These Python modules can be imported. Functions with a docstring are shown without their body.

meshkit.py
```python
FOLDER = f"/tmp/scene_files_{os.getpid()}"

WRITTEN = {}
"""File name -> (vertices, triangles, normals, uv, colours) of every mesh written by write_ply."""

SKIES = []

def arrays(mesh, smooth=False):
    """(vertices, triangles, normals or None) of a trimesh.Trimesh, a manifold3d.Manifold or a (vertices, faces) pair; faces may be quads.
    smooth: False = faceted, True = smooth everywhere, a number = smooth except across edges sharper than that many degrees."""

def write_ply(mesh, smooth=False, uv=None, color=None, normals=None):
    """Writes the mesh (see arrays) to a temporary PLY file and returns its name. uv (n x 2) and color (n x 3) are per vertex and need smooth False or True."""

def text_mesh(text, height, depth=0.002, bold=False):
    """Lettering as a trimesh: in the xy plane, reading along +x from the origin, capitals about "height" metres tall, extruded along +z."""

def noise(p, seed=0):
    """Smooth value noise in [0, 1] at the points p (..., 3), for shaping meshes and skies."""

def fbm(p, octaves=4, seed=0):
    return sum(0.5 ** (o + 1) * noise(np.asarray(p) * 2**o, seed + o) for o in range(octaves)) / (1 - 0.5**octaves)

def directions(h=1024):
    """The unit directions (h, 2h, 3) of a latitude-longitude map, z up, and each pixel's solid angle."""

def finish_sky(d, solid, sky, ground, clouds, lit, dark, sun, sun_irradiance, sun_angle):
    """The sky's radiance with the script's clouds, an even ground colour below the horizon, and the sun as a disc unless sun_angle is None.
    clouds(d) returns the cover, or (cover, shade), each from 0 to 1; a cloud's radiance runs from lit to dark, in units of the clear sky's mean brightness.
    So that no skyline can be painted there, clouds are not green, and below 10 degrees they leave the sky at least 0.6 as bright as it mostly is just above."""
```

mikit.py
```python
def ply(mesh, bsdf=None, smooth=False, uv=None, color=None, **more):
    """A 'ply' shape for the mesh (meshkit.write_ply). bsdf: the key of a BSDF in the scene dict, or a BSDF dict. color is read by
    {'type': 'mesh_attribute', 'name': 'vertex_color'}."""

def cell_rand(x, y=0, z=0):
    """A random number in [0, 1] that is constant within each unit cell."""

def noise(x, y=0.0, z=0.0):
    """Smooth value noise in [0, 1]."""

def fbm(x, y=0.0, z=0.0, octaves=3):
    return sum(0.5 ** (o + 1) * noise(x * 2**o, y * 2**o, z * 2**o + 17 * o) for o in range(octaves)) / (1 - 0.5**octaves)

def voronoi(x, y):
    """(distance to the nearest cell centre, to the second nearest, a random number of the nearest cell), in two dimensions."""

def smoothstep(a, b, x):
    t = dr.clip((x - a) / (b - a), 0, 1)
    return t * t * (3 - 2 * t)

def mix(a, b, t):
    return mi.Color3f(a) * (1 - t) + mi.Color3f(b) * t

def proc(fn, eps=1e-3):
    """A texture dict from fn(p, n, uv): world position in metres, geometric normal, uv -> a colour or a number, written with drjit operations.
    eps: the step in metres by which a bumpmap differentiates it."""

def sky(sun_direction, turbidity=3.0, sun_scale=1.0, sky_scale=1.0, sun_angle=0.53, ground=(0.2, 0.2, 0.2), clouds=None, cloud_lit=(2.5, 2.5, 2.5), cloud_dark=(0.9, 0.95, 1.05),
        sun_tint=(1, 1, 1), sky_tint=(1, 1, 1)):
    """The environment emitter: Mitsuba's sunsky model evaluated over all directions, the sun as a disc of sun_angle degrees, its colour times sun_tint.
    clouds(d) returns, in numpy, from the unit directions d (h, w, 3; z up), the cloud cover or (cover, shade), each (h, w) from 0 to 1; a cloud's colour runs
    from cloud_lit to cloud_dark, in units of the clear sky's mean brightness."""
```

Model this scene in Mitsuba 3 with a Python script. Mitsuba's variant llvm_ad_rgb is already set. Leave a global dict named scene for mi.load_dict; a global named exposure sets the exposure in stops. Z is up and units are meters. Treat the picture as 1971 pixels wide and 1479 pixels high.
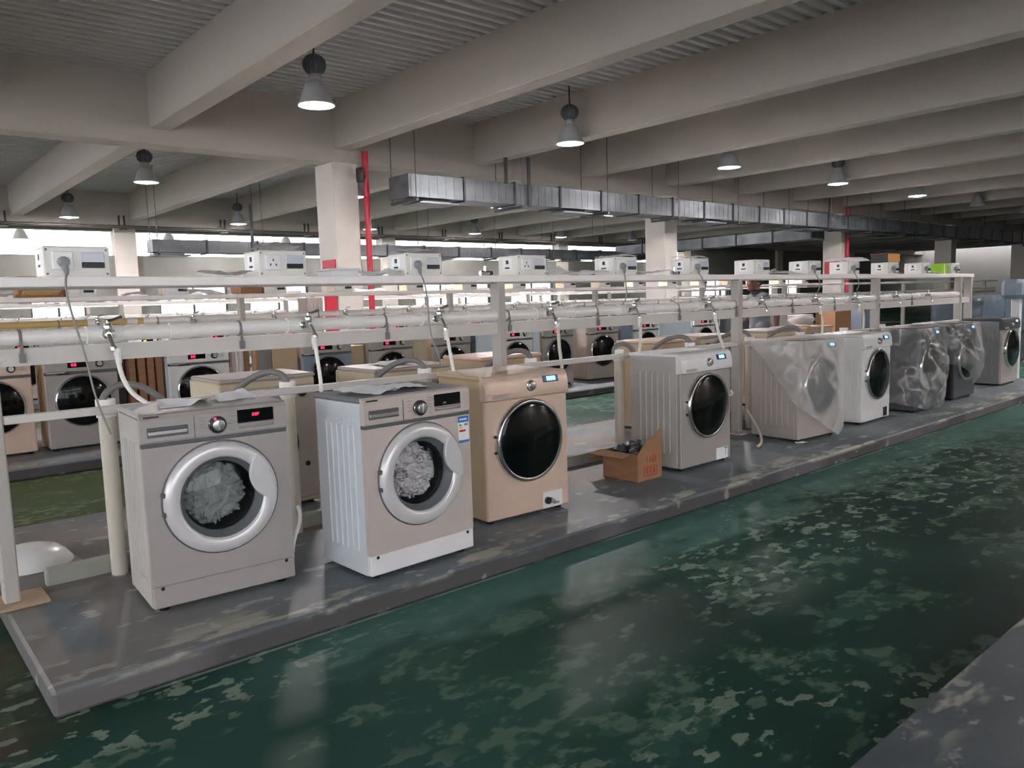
import math, random
import numpy as np
import trimesh
import shapely.geometry as sg
import manifold3d as m3
import drjit as dr
import mitsuba as mi
import mikit, meshkit
from mikit import fbm, noise, smoothstep, mix

scene, labels = {}, {}
T = mi.ScalarTransform4f

# ------------------------------------------------------------------ camera, sky, exposure
YAW, PITCH, ROLL = math.radians(40.54949), math.radians(-6.174886), math.radians(-1.755051)
EYE = np.array([0.0, 0.0, 1.33])
FWD = np.array([math.sin(YAW) * math.cos(PITCH), math.cos(YAW) * math.cos(PITCH), math.sin(PITCH)])
RGT = np.array([math.cos(YAW), -math.sin(YAW), 0.0])
UPV = np.cross(RGT, FWD)
UPV = -RGT * math.sin(ROLL) + UPV * math.cos(ROLL)
scene['camera'] = {'type': 'perspective', 'fov': math.degrees(2 * math.atan(985.5 / 1496.2475)), 'fov_axis': 'x',
                   'to_world': T().look_at(origin=EYE.tolist(), target=(EYE + FWD).tolist(), up=UPV.tolist()),
                   'near_clip': 0.05, 'far_clip': 500.0}
SKY_SCALE = 0.75
LAMP = 30.0
exposure = 4.0
scene['sky'] = mikit.sky((0.3, -0.4, 0.86), turbidity=6.0, sun_scale=0.0, sky_scale=SKY_SCALE, ground=(0.8, 0.8, 0.78),
                         clouds=lambda d: (np.full(d.shape[:2], 0.96), 0.25 * meshkit.fbm(d * 3.0)),
                         cloud_lit=(1.95, 2.0, 2.08), cloud_dark=(1.5, 1.55, 1.65))

# ------------------------------------------------------------------ materials
def lin(*c):
    return [(v / 255 / 12.92 if v <= 10 else ((v / 255 + 0.055) / 1.055) ** 2.4) for v in c]

def principled(rgb, rough=0.5, metal=0.0, spec=0.5, **k):
    col = rgb if isinstance(rgb, dict) else {'type': 'rgb', 'value': lin(*rgb)}
    return {'type': 'principled', 'base_color': col, 'roughness': rough, 'metallic': metal, 'specular': spec, **k}

def mat(key, rgb, rough=0.5, metal=0.0, spec=0.5, **k):
    scene[key] = {'type': 'twosided', 'b': principled(rgb, rough, metal, spec, **k)}

def c3(*c):
    return mi.Color3f(*lin(*c))

def floor_col(p, n, uv):
    x, y = p.x, p.y
    big = fbm(x * 0.55 + 3.1, y * 0.8, 0.0, 3)
    g = mix(c3(34, 60, 52), c3(50, 84, 75), smoothstep(0.35, 0.7, big))
    t = fbm(x * 2.6 + 0.7 * noise(x * 5, y * 6, 1.0), y * 4.2, 2.0, 6)
    zone = smoothstep(0.36, 0.64, fbm(x * 0.55 + 9, y * 0.9 + 4, 5.0, 2))
    fine = fbm(x * 17, y * 24, 4.0, 4)
    mid = fbm(x * 9 + 1.5, y * 15, 6.0, 5)
    worn = smoothstep(0.535, 0.60, 0.52 * t + 0.48 * mid + 0.12 * (zone - 0.5) + 0.05 * (fine - 0.5))
    g = mix(g, mix(c3(58, 92, 80), c3(104, 126, 110), smoothstep(0.42, 0.62, fine)), worn * 0.55)
    flake = smoothstep(0.62, 0.68, fbm(x * 14 + 3, y * 24, 7.0, 5)) * smoothstep(0.42, 0.62, fbm(x * 0.9, y * 1.4, 1.0, 2))
    g = mix(g, c3(150, 164, 146), flake * 0.65)
    rag = fbm(x * 4, y * 7, 3.0, 3)
    strip = smoothstep(2.30, 2.62, y + 0.55 * (rag - 0.5)) * (1 - smoothstep(2.84, 2.86, y)) * smoothstep(0.7, 1.6, x)
    g = mix(g, c3(92, 128, 120), strip * 0.62)
    line = smoothstep(2.822, 2.832, y) * (1 - smoothstep(2.84, 2.85, y)) * smoothstep(0.45, 0.6, noise(x * 2.2, 8.0, 1.0)) * smoothstep(0.6, 0.8, x)
    g = mix(g, c3(190, 200, 190), line * 0.4)
    rust = (1 - smoothstep(-0.1, 0.5, x + 0.9 * (fbm(x * 2, y * 2, 11.0, 3) - 0.5))) * smoothstep(1.2, 2.3, y)
    g = mix(g, mix(c3(96, 62, 44), c3(110, 104, 70), smoothstep(0.4, 0.6, fbm(x * 3, y * 3, 4.0, 3))), rust * 0.6)
    olive = smoothstep(5.1, 5.5, y) * (1 - smoothstep(4.5, 6.0, x + 0.4 * rag))
    return mix(g, c3(88, 92, 58), olive * 0.6)

def floor_rough(p, n, uv):
    return 0.26 + 0.25 * smoothstep(0.5, 0.66, fbm(p.x * 2.3, p.y * 3.4, 2.0, 4))

def plat_col(p, n, uv):
    x, y, z = p.x, p.y, p.z
    t = fbm(x * 1.6, y * 2.4, z * 2, 6)
    g = mix(c3(98, 105, 109), c3(116, 123, 127), smoothstep(0.35, 0.65, t))
    brown = smoothstep(0.50, 0.62, fbm(x * 0.9 + 5, y * 2.2 + 2, 1.0, 3)) * smoothstep(3.35, 3.6, y)
    g = mix(g, c3(128, 112, 98), brown * 0.75)
    left = 1 - smoothstep(0.55, 1.6, x + 0.5 * (t - 0.5))
    g = mix(g, c3(122, 113, 108), left * smoothstep(2.8, 2.9, y) * 0.7)
    blue = (1 - smoothstep(0.62, 0.72, x)) * smoothstep(0.5, 0.54, x + 0.06 * (t - 0.5)) * smoothstep(3.0, 3.2, y) * (1 - smoothstep(3.75, 3.8, y))
    g = mix(g, c3(92, 100, 106), blue)
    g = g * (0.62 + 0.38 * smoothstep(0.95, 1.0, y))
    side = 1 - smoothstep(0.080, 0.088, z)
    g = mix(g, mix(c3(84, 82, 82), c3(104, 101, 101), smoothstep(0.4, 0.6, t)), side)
    e = fbm(x * 3.1, y * 10.0, z * 8, 6) + 0.16 * (fbm(x * 22, y * 40, z * 30, 3) - 0.5)
    edge = (smoothstep(0.5, 0.62, e) * (1 - smoothstep(0.02, 0.30, dr.abs(y - 2.86))) + smoothstep(0.50, 0.62, e) * (1 - smoothstep(0.02, 0.14, dr.abs(y - 0.86))))
    g = mix(g, c3(170, 168, 154), dr.clip(edge, 0, 1) * smoothstep(0.06, 0.09, z) * 0.85)
    spot = smoothstep(0.66, 0.74, fbm(x * 9, y * 15, z * 9, 5))
    return mix(g, c3(172, 172, 162), spot * 0.5)

def wall_col(p, n, uv):
    t = fbm(p.x * 0.8, p.y * 0.8, p.z * 1.4, 4)
    return mix(c3(190, 184, 178), c3(204, 198, 192), t)

def galv_col(p, n, uv):
    t = fbm(p.x * 1.4, p.y * 3, p.z * 3, 3)
    return mix(c3(86, 90, 93), c3(108, 112, 116), smoothstep(0.3, 0.7, t))

def carton_col(p, n, uv):
    return mix(c3(146, 106, 80), c3(168, 126, 97), fbm(p.x * 14, p.y * 14, p.z * 40, 3))

P = mikit.proc
scene['m_floor'] = {'type': 'twosided', 'b': principled(P(floor_col), 0.46, 0, 0.07)}
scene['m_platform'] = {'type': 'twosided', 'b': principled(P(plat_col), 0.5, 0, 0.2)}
scene['m_wall'] = {'type': 'twosided', 'b': principled(P(wall_col), 0.75, 0, 0.3)}
scene['m_galv'] = {'type': 'twosided', 'b': principled(P(galv_col), 0.42, 0.6, 0.5)}
scene['m_carton'] = {'type': 'twosided', 'b': principled(P(carton_col), 0.8, 0, 0.2)}
mat('m_carton_dark', (96, 58, 40), 0.85)
mat('m_print', (168, 72, 58), 0.8)
mat('m_beam', (172, 164, 158), 0.75, 0, 0.3)
mat('m_backwall', (118, 118, 113), 0.75, 0, 0.3)
mat('m_kerb', (150, 150, 142), 0.7)
mat('m_foot', (168, 142, 118), 0.6)
mat('m_deck', (170, 168, 170), 0.6)
mat('m_ground', (200, 200, 196), 0.9)
mat('m_silver', (166, 158, 155), 0.36, 0.12)
mat('m_silver_pink', (198, 184, 178), 0.34, 0.12)
mat('m_silver_dark', (126, 128, 130), 0.4, 0.3)
mat('m_gold', (214, 186, 168), 0.34, 0.12)
mat('m_gold_side', (186, 162, 132), 0.42, 0.1)
mat('m_white', (222, 221, 220), 0.32)
mat('m_whitepanel', (226, 222, 222), 0.3)
mat('m_side_grey', (176, 171, 166), 0.45)
mat('m_side_pale', (202, 206, 211), 0.42)
mat('m_side_taupe', (172, 162, 156), 0.45)
mat('m_beige', (196, 182, 156), 0.5)
mat('m_charcoal', (70, 73, 76), 0.4)
mat('m_black_plastic', (24, 25, 27), 0.4)
mat('m_gap', (84, 86, 88), 0.5)
mat('m_rubber', (104, 108, 111), 0.5)
mat('m_hose_grey', (120, 118, 116), 0.55)
mat('m_black_glass', (11, 13, 14), 0.09, 0, 0.25)
mat('m_chrome', (214, 214, 214), 0.12, 1.0)
mat('m_ring', (216, 212, 212), 0.28, 0.25)
mat('m_brushed', (186, 184, 182), 0.3, 0.9)
mat('m_drum', (84, 88, 92), 0.4, 0.5)
def cloth_col(p, n, uv):
    a = dr.abs(fbm(p.x * 26, p.y * 26, p.z * 26, 3) - 0.5); b = fbm(p.x * 70, p.y * 70, p.z * 70, 2)
    return mix(c3(104, 100, 106), c3(226, 222, 224), dr.clip(smoothstep(0.0, 0.035, a) * (1 - 0.8 * smoothstep(0.68, 0.74, b)), 0, 1))
scene['m_cloth'] = {'type': 'twosided', 'b': principled(P(cloth_col), 0.9)}
mat('m_cloth_dim', (160, 164, 162), 0.9)
mat('m_rack', (204, 198, 193), 0.5)
mat('m_shelf', (250, 244, 242), 0.5)
mat('m_post', (176, 170, 164), 0.5)
mat('m_pvc', (238, 234, 230), 0.3)
mat('m_pvc_yellow', (206, 176, 118), 0.35)
mat('m_coupling', (232, 230, 226), 0.35)
mat('m_pvc_old', (206, 198, 184), 0.4)
mat('m_box', (236, 233, 226), 0.4)
mat('m_socket', (244, 243, 243), 0.3)
mat('m_meter', (206, 210, 222), 0.2)
mat('m_cable', (150, 148, 146), 0.5)
mat('m_plug', (146, 146, 148), 0.5)
mat('m_paper', (232, 232, 234), 0.8)
mat('m_paper_grey', (196, 194, 194), 0.8)
mat('m_red', (178, 40, 56), 0.4)
mat('m_pipe_dark', (84, 76, 74), 0.5)
mat('m_steel_dark', (52, 54, 57), 0.5)
mat('m_lamp_shade', (156, 156, 160), 0.45)
mat('m_ballast', (84, 87, 92), 0.5)
mat('m_lamp_white', (214, 210, 204), 0.5)
mat('m_green', (150, 200, 40), 0.5)
mat('m_blue_label', (48, 124, 196), 0.5)
mat('m_yellow', (232, 206, 60), 0.5)
mat('m_label_green', (70, 150, 90), 0.5)
mat('m_teal', (64, 168, 152), 0.5)
mat('m_blue_wrap', (128, 140, 156), 0.3)
mat('m_foam', (206, 216, 226), 0.6)
mat('m_grey_panel', (140, 130, 122), 0.6)
mat('m_orange', (214, 150, 80), 0.6)
mat('m_skin', (122, 82, 72), 0.55)
mat('m_hair', (34, 28, 28), 0.6)
mat('m_shirt', (124, 128, 132), 0.85)
mat('m_trousers', (52, 54, 62), 0.85)
mat('m_lcd_back', (24, 52, 120), 0.2)
mat('m_mark', (60, 58, 60), 0.6)
mat('m_mark_soft', (140, 136, 132), 0.6)
def film_op(p, n, uv):
    a = dr.abs(fbm(p.x * 5 + p.z * 4, p.y * 5, p.z * 2.5, 3) - 0.5)
    return 0.27 + 0.45 * (1 - smoothstep(0.0, 0.07, a)) * 0.7 + 0.16 * smoothstep(0.5, 0.8, fbm(p.x * 13, p.y * 13, p.z * 9, 2))
scene['m_film'] = {'type': 'mask', 'opacity': P(film_op), 'b': {'type': 'twosided', 'b': principled((222, 219, 219), 0.22, 0, 0.8)}}
def film_thin(p, n, uv):
    a = dr.abs(fbm(p.x * 5 + p.z * 4, p.y * 5, p.z * 2.5, 3) - 0.5)
    return 0.12 + 0.38 * (1 - smoothstep(0.0, 0.06, a)) + 0.2 * smoothstep(0.5, 0.8, fbm(p.x * 13, p.y * 13, p.z * 9, 2))
scene['m_film_thin'] = {'type': 'mask', 'opacity': P(film_thin), 'b': {'type': 'twosided', 'b': principled((222, 219, 219), 0.22, 0, 0.8)}}
scene['m_film_blue'] = {'type': 'mask', 'opacity': {'type': 'rgb', 'value': 0.6}, 'b': {'type': 'twosided', 'b': principled((96, 110, 122), 0.22, 0, 0.6)}}
scene['m_door_glass'] = {'type': 'mask', 'opacity': {'type': 'rgb', 'value': 0.2}, 'b': {'type': 'twosided', 'b': principled((14, 17, 19), 0.05, 0, 1.0)}}
scene['m_pane'] = {'type': 'thindielectric', 'int_ior': 1.5}

# ------------------------------------------------------------------ mesh helpers: every mesh is (vertices, faces)
def cat(*ms):
    ms = [m for m in ms if m is not None]
    v, f, k = [], [], 0
    for a, b in ms:
        v.append(a); f.append(np.asarray(b) + k); k += len(a)
    return np.vstack(v), np.vstack(f)

def tm(m):
    return np.array(m.vertices, float), np.array(m.faces, int)

def _template():
    c, tag = [], []
    for sx in (-1, 1):
        for sy in (-1, 1):
            for sz in (-1, 1):
                for ax in range(3):
                    s = np.array([sx, sy, sz], float); o = s * 0.8; o[ax] = s[ax]
                    c.append(o); tag.append((sx, sy, sz, ax))
    h = trimesh.Trimesh(np.array(c), [[0, 1, 2]], process=False).convex_hull
    hv = np.array(h.vertices)
    idx = [int(np.argmin(np.abs(np.array(c) - v).sum(1))) for v in hv]
    return np.array(tag), np.array(idx)[np.array(h.faces)]
_TAG, _FACES = _template()
_BV = np.array([[x, y, z] for x in (0, 1) for y in (0, 1) for z in (0, 1)], float)
_BF = np.array([[0, 1, 3], [0, 3, 2], [4, 6, 7], [4, 7, 5], [0, 4, 5], [0, 5, 1], [2, 3, 7], [2, 7, 6], [0, 2, 6], [0, 6, 4], [1, 5, 7], [1, 7, 3]])

def bx(x0, x1, y0, y1, z0, z1, b=0.0):
    lo, hi = np.array([x0, y0, z0], float), np.array([x1, y1, z1], float)
    if b <= 0:
        return lo + _BV * (hi - lo), _BF.copy()
    b = min(b, 0.45 * float((hi - lo).min()))
    s = _TAG[:, :3]
    v = np.where(s < 0, lo, hi) - s * b
    for ax in range(3):
        q = _TAG[:, 3] == ax
        v[q, ax] = np.where(s[q, ax] < 0, lo[ax], hi[ax])
    return v, _FACES.copy()

def move(m, d=(0, 0, 0), rz=0.0, rx=0.0, ry=0.0):
    v = m[0]
    for a, ax in ((rx, 0), (ry, 1), (rz, 2)):
        if a:
            c, s = math.cos(a), math.sin(a)
            R = np.eye(3); i, j = [(1, 2), (2, 0), (0, 1)][ax]
            R[i, i] = c; R[i, j] = -s; R[j, i] = s; R[j, j] = c
            v = v @ R.T
    return v + np.asarray(d, float), m[1]

def frame(d):
    d = np.asarray(d, float) / np.linalg.norm(d)
    a = np.cross(d, [0, 0, 1] if abs(d[2]) < 0.9 else [1, 0, 0]); a /= np.linalg.norm(a)
    return d, a, np.cross(d, a)

def tube(pts, r, n=8, caps=True):
    p = np.asarray(pts, float)
    t = np.gradient(p, axis=0); t /= np.linalg.norm(t, axis=1, keepdims=True)
    _, a, b = frame(t[0])
    r = np.broadcast_to(r, (len(p),))
    ang = np.arange(n) * 2 * np.pi / n
    V = []
    for k in range(len(p)):
        a = a - t[k] * (a @ t[k]); a /= np.linalg.norm(a); b = np.cross(t[k], a)
        V.append(p[k] + r[k] * (np.cos(ang)[:, None] * a + np.sin(ang)[:, None] * b))
    V = np.vstack(V); F = []
    for k in range(len(p) - 1):
        for i in range(n):
            j = (i + 1) % n
            F += [[k * n + i, k * n + j, k * n + n + j], [k * n + i, k * n + n + j, k * n + n + i]]
    if caps:
        V = np.vstack([V, p[:1], p[-1:]]); q = len(V)
        for i in range(n):
            j = (i + 1) % n
            F += [[q - 2, j, i], [q - 1, (len(p) - 1) * n + i, (len(p) - 1) * n + j]]
    return V, np.array(F)

def curve(pts, n=6):
    from scipy.interpolate import CubicSpline
    p = np.asarray(pts, float)
    if len(p) < 3:
        return p
    s = np.r_[0, np.cumsum(np.linalg.norm(np.diff(p, axis=0), axis=1))]
    return CubicSpline(s, p)(np.linspace(0, s[-1], (len(p) - 1) * n + 1))

def cyl(p0, p1, r, n=14):
    return tube([p0, p1], r, n)

def lathe(prof, c=(0, 0, 0), axis='z', n=24):
    """prof: (radius, height along the axis); axis 'z' up, '-y' towards the front of a machine."""
    prof = np.asarray(prof, float); ang = np.arange(n) * 2 * np.pi / n
    R, H = prof[:, 0][:, None], np.broadcast_to(prof[:, 1][:, None], (len(prof), n))
    x, y = R * np.cos(ang), R * np.sin(ang)
    V = np.stack([x, y, H], -1) if axis == 'z' else (np.stack([x, -H, y], -1) if axis == '-y' else np.stack([H, x, y], -1))
    F = []
    for k in range(len(prof) - 1):
        for i in range(n):
            j = (i + 1) % n
            q = [[k * n + i, k * n + j, k * n + n + j], [k * n + i, k * n + n + j, k * n + n + i]]
            if prof[k, 0] == 0: q = q[1:] if False else [[k * n + i, k * n + n + j, k * n + n + i]]
            elif prof[k + 1, 0] == 0: q = [[k * n + i, k * n + j, k * n + n + j]]
            F += q
    return V.reshape(-1, 3) + np.asarray(c, float), np.array(F)

def prism_yz(poly, x0, x1):
    m = tm(trimesh.creation.extrude_polygon(sg.Polygon(poly) if not hasattr(poly, 'exterior') else poly, x1 - x0, engine='earcut'))
    v = m[0]
    return np.stack([v[:, 2] + x0, v[:, 0], v[:, 1]], -1), m[1]

def prism_xz(poly, y0, y1):
    m = tm(trimesh.creation.extrude_polygon(sg.Polygon(poly) if not hasattr(poly, 'exterior') else poly, y1 - y0, engine='earcut'))
    v = m[0]
    return np.stack([v[:, 0], v[:, 2] + y0, v[:, 1]], -1), m[1][:, ::-1]

def sheet(nu, nv, fn):
    u, v = np.meshgrid(np.linspace(0, 1, nu), np.linspace(0, 1, nv), indexing='ij')
    V = fn(u, v).reshape(-1, 3); F = []
    for i in range(nu - 1):
        for j in range(nv - 1):
            a = i * nv + j
            F += [[a, a + nv, a + nv + 1], [a, a + nv + 1, a + 1]]
    return V, np.array(F)

def thick(m, d):
    """A sheet given thickness d along its normals, so that paper and cloth are closed bodies."""
    t = trimesh.Trimesh(m[0], m[1], process=False)
    n = np.array(t.vertex_normals); k = len(m[0])
    e = t.edges[trimesh.grouping.group_rows(t.edges_sorted, require_count=1)]
    rim = np.vstack([np.stack([e[:, 1], e[:, 0], e[:, 0] + k], 1), np.stack([e[:, 1], e[:, 0] + k, e[:, 1] + k], 1)])
    return np.vstack([m[0] + n * d / 2, m[0] - n * d / 2]), np.vstack([m[1], m[1][:, ::-1] + k, rim])

def text(s, h, at, depth=0.001, bold=True):
    """Lettering on a face that looks along -y: at = (x, y, z) of its lower left corner."""
    m = tm(meshkit.text_mesh(s, h, depth, bold)); v = m[0]
    return np.stack([v[:, 0] + at[0], at[1] - v[:, 2], v[:, 1] + at[2]], -1), m[1]

# ------------------------------------------------------------------ scene building
def numbered(k, d=None):
    d = _used if d is None else d
    if k not in d:
        d.add(k); return k
    i = 1
    while '%s_%03d' % (k, i) in d: i += 1
    k = '%s_%03d' % (k, i); d.add(k)
    return k
_used = set()

def tag(key, label=None, cat_=None, group=None, kind=None):
    d = {}
    if label: d['label'] = label
    if cat_: d['category'] = cat_
    if group: d['group'] = group
    if kind: d['kind'] = kind
    if d: labels[key] = d

def shape(m, material, smooth=False, to=None, emit=None, weight=None):
    s = mikit.ply(m, material, smooth)
    if to is not None: s['to_world'] = to
    if emit is not None:
        s['emitter'] = {'type': 'area', 'radiance': {'type': 'rgb', 'value': list(emit)}}
        if weight is not None: s['emitter']['sampling_weight'] = weight
    return s

def thing(name, label, cat_, group=None, kind=None):
    k = numbered(name); tag(k, label, cat_, group, kind); return k

STUFF = ('programme_print', 'maker_mark', 'side_mark', 'pin_hole', 'printed_mark', 'band_text', 'kick_screw', 'transit_bolt', 'hinge')
def part(parent, name, m, material, smooth=False, to=None, label=None, emit=None, weight=None, kind=None):
    if name.split('__')[-1] in STUFF: kind = 'stuff'
    k = numbered(parent + '__' + name)
    scene[k] = m if isinstance(m, dict) else shape(m, material, smooth, to, emit, weight)
    if label or kind: tag(k, label, kind=kind)
    return k

def single(name, m, material, label, cat_, smooth=False, group=None, to=None, kind=None, emit=None):
    k = numbered(name); scene[k] = m if isinstance(m, dict) else shape(m, material, smooth, to, emit); tag(k, label, cat_, group, kind)
    return k

class Proto:
    """A thing's parts, built once: (name, shape dict, label); place() adds one entry per part under the copy's own key."""
    def __init__(self): self.parts, self.names = [], set()
    def add(self, name, m, material, smooth=False, label=None, emit=None, weight=None):
        k = numbered(name, self.names)
        self.parts.append((k, shape(m, material, smooth, None, emit, weight), label)); return k
    def place(self, name, x, y, z, rz, label, cat_, group=None, skip=()):
        key = thing(name, label, cat_, group)
        to = T().translate([x, y, z]).rotate([0, 0, 1], rz)
        for k, s, lab in self.parts:
            if k in skip or k.split('__')[0] in skip: continue
            scene[key + '__' + k] = {**s, 'to_world': to}
            if lab or k.split('__')[-1] in STUFF: tag(key + '__' + k, lab, kind='stuff' if k.split('__')[-1] in STUFF else None)
        return key

ORD = ['first', 'second', 'third', 'fourth', 'fifth', 'sixth', 'seventh', 'eighth', 'ninth', 'tenth', 'eleventh', 'twelfth', 'thirteenth', 'fourteenth', 'fifteenth', 'sixteenth', 'seventeenth', 'eighteenth', 'nineteenth', 'twentieth']
# ------------------------------------------------------------------ the setting
X0, X1, Y0, Y1 = -6.0, 62.0, -5.6, 25.0
FT = 0.095                                             # height of the platforms
DECK, BEAM, GIRD = 4.78, 3.97, 3.75
single('floor', bx(X0, X1, Y0, Y1, -0.2, 0.0), 'm_floor', 'worn dark green painted concrete floor of the aisles', 'floor', kind='structure')
single('ground', bx(-60, 90, Y1 + 0.25, 60, -0.22, -0.02), 'm_ground', 'pale concrete ground outside the back windows', 'ground', kind='structure')
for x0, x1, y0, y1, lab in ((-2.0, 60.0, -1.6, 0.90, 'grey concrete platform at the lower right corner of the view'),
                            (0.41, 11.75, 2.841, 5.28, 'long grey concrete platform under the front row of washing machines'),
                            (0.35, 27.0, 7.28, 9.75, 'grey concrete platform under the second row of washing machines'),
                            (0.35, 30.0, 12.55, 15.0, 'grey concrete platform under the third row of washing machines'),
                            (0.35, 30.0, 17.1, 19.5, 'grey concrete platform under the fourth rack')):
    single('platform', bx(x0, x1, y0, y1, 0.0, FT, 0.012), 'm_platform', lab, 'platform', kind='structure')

tag('ceiling', 'white painted ceiling of ribbed deck over deep concrete beams', kind='structure')
_used.add('ceiling')
BEAMS = [3.96 + 2.98 * k for k in range(-4, 20)]
def deck(x0, x1):
    p, pitch, d = [], 0.19, 0.045
    y = Y0
    while y < Y1 + 8:
        p += [(y, 0), (y + 0.045, 0), (y + 0.06, -d), (y + 0.13, -d), (y + 0.145, 0)]; y += pitch
    p = np.array(p); n = len(p)
    v = np.vstack([np.c_[np.full(n, x0), p[:, 0], DECK + p[:, 1]], np.c_[np.full(n, x1), p[:, 0], DECK + p[:, 1]]])
    i = np.arange(n - 1)
    f = np.vstack([np.c_[i, i + n, i + n + 1], np.c_[i, i + n + 1, i + 1]])
    return cat((v, f), bx(x0, x1, Y0, Y1 + 8, DECK + 0.01, DECK + 0.2))
for a, b in zip(BEAMS[:-1], BEAMS[1:]):
    part('ceiling', 'deck_panel', deck(a - 0.1, b - 0.2), 'm_deck')
for b in BEAMS:
    part('ceiling', 'beam', bx(b - 0.30, b, Y0, Y1, BEAM, DECK - 0.02, 0.012), 'm_beam')
for y in (-0.15, 12.2, 24.55):
    part('ceiling', 'girder', bx(X0, X1, y, y + 0.42, GIRD, DECK - 0.03, 0.012), 'm_beam')
COLS = [6.56 + 8.97 * k for k in range(-1, 6)]
for i, c in enumerate(COLS):
    if i == 0: continue
    single('column', bx(c, c + 0.49, 12.2, 12.83, 0, GIRD + 0.02, 0.015), 'm_wall', 'square white concrete column, %s from the left behind the second rack' % ORD[i - 1], 'column', kind='structure')

# back wall with a high band of openings and a low band of windows
WB = Y1
PIL = [c - 0.32 for c in COLS]
single('wall_back', cat(bx(X0, X1, WB, WB + .25, 0, 1.12), bx(X0, X1, WB, WB + .25, 2.14, 2.97), bx(X0, X1, WB, WB + .25, 3.68, DECK), bx(33.4, X1, WB, WB + .25, 2.97, 3.68)), 'm_backwall', None, None, kind='structure')
for p in PIL:
    single('pillar', bx(p, p + 0.58, WB - 0.18, WB + .25, 0, DECK - 0.1, 0.01), 'm_wall', 'white wall pillar between the high openings of the back wall', 'pillar', group='back wall pillars', kind='structure')
LOW = [(4.0, 5.4), (7.4, 9.5), (10.2, 12.3), (16.7, 20.4), (21.5, 24.0), (34.0, 37.4), (41.5, 45.0)]
xs = [X0] + [v for w in LOW for v in w] + [X1]
part('wall_back', 'pier', cat(*[bx(a, b, WB, WB + .25, 1.12, 2.14) for a, b in zip(xs[::2], xs[1::2])]), 'm_backwall')
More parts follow.
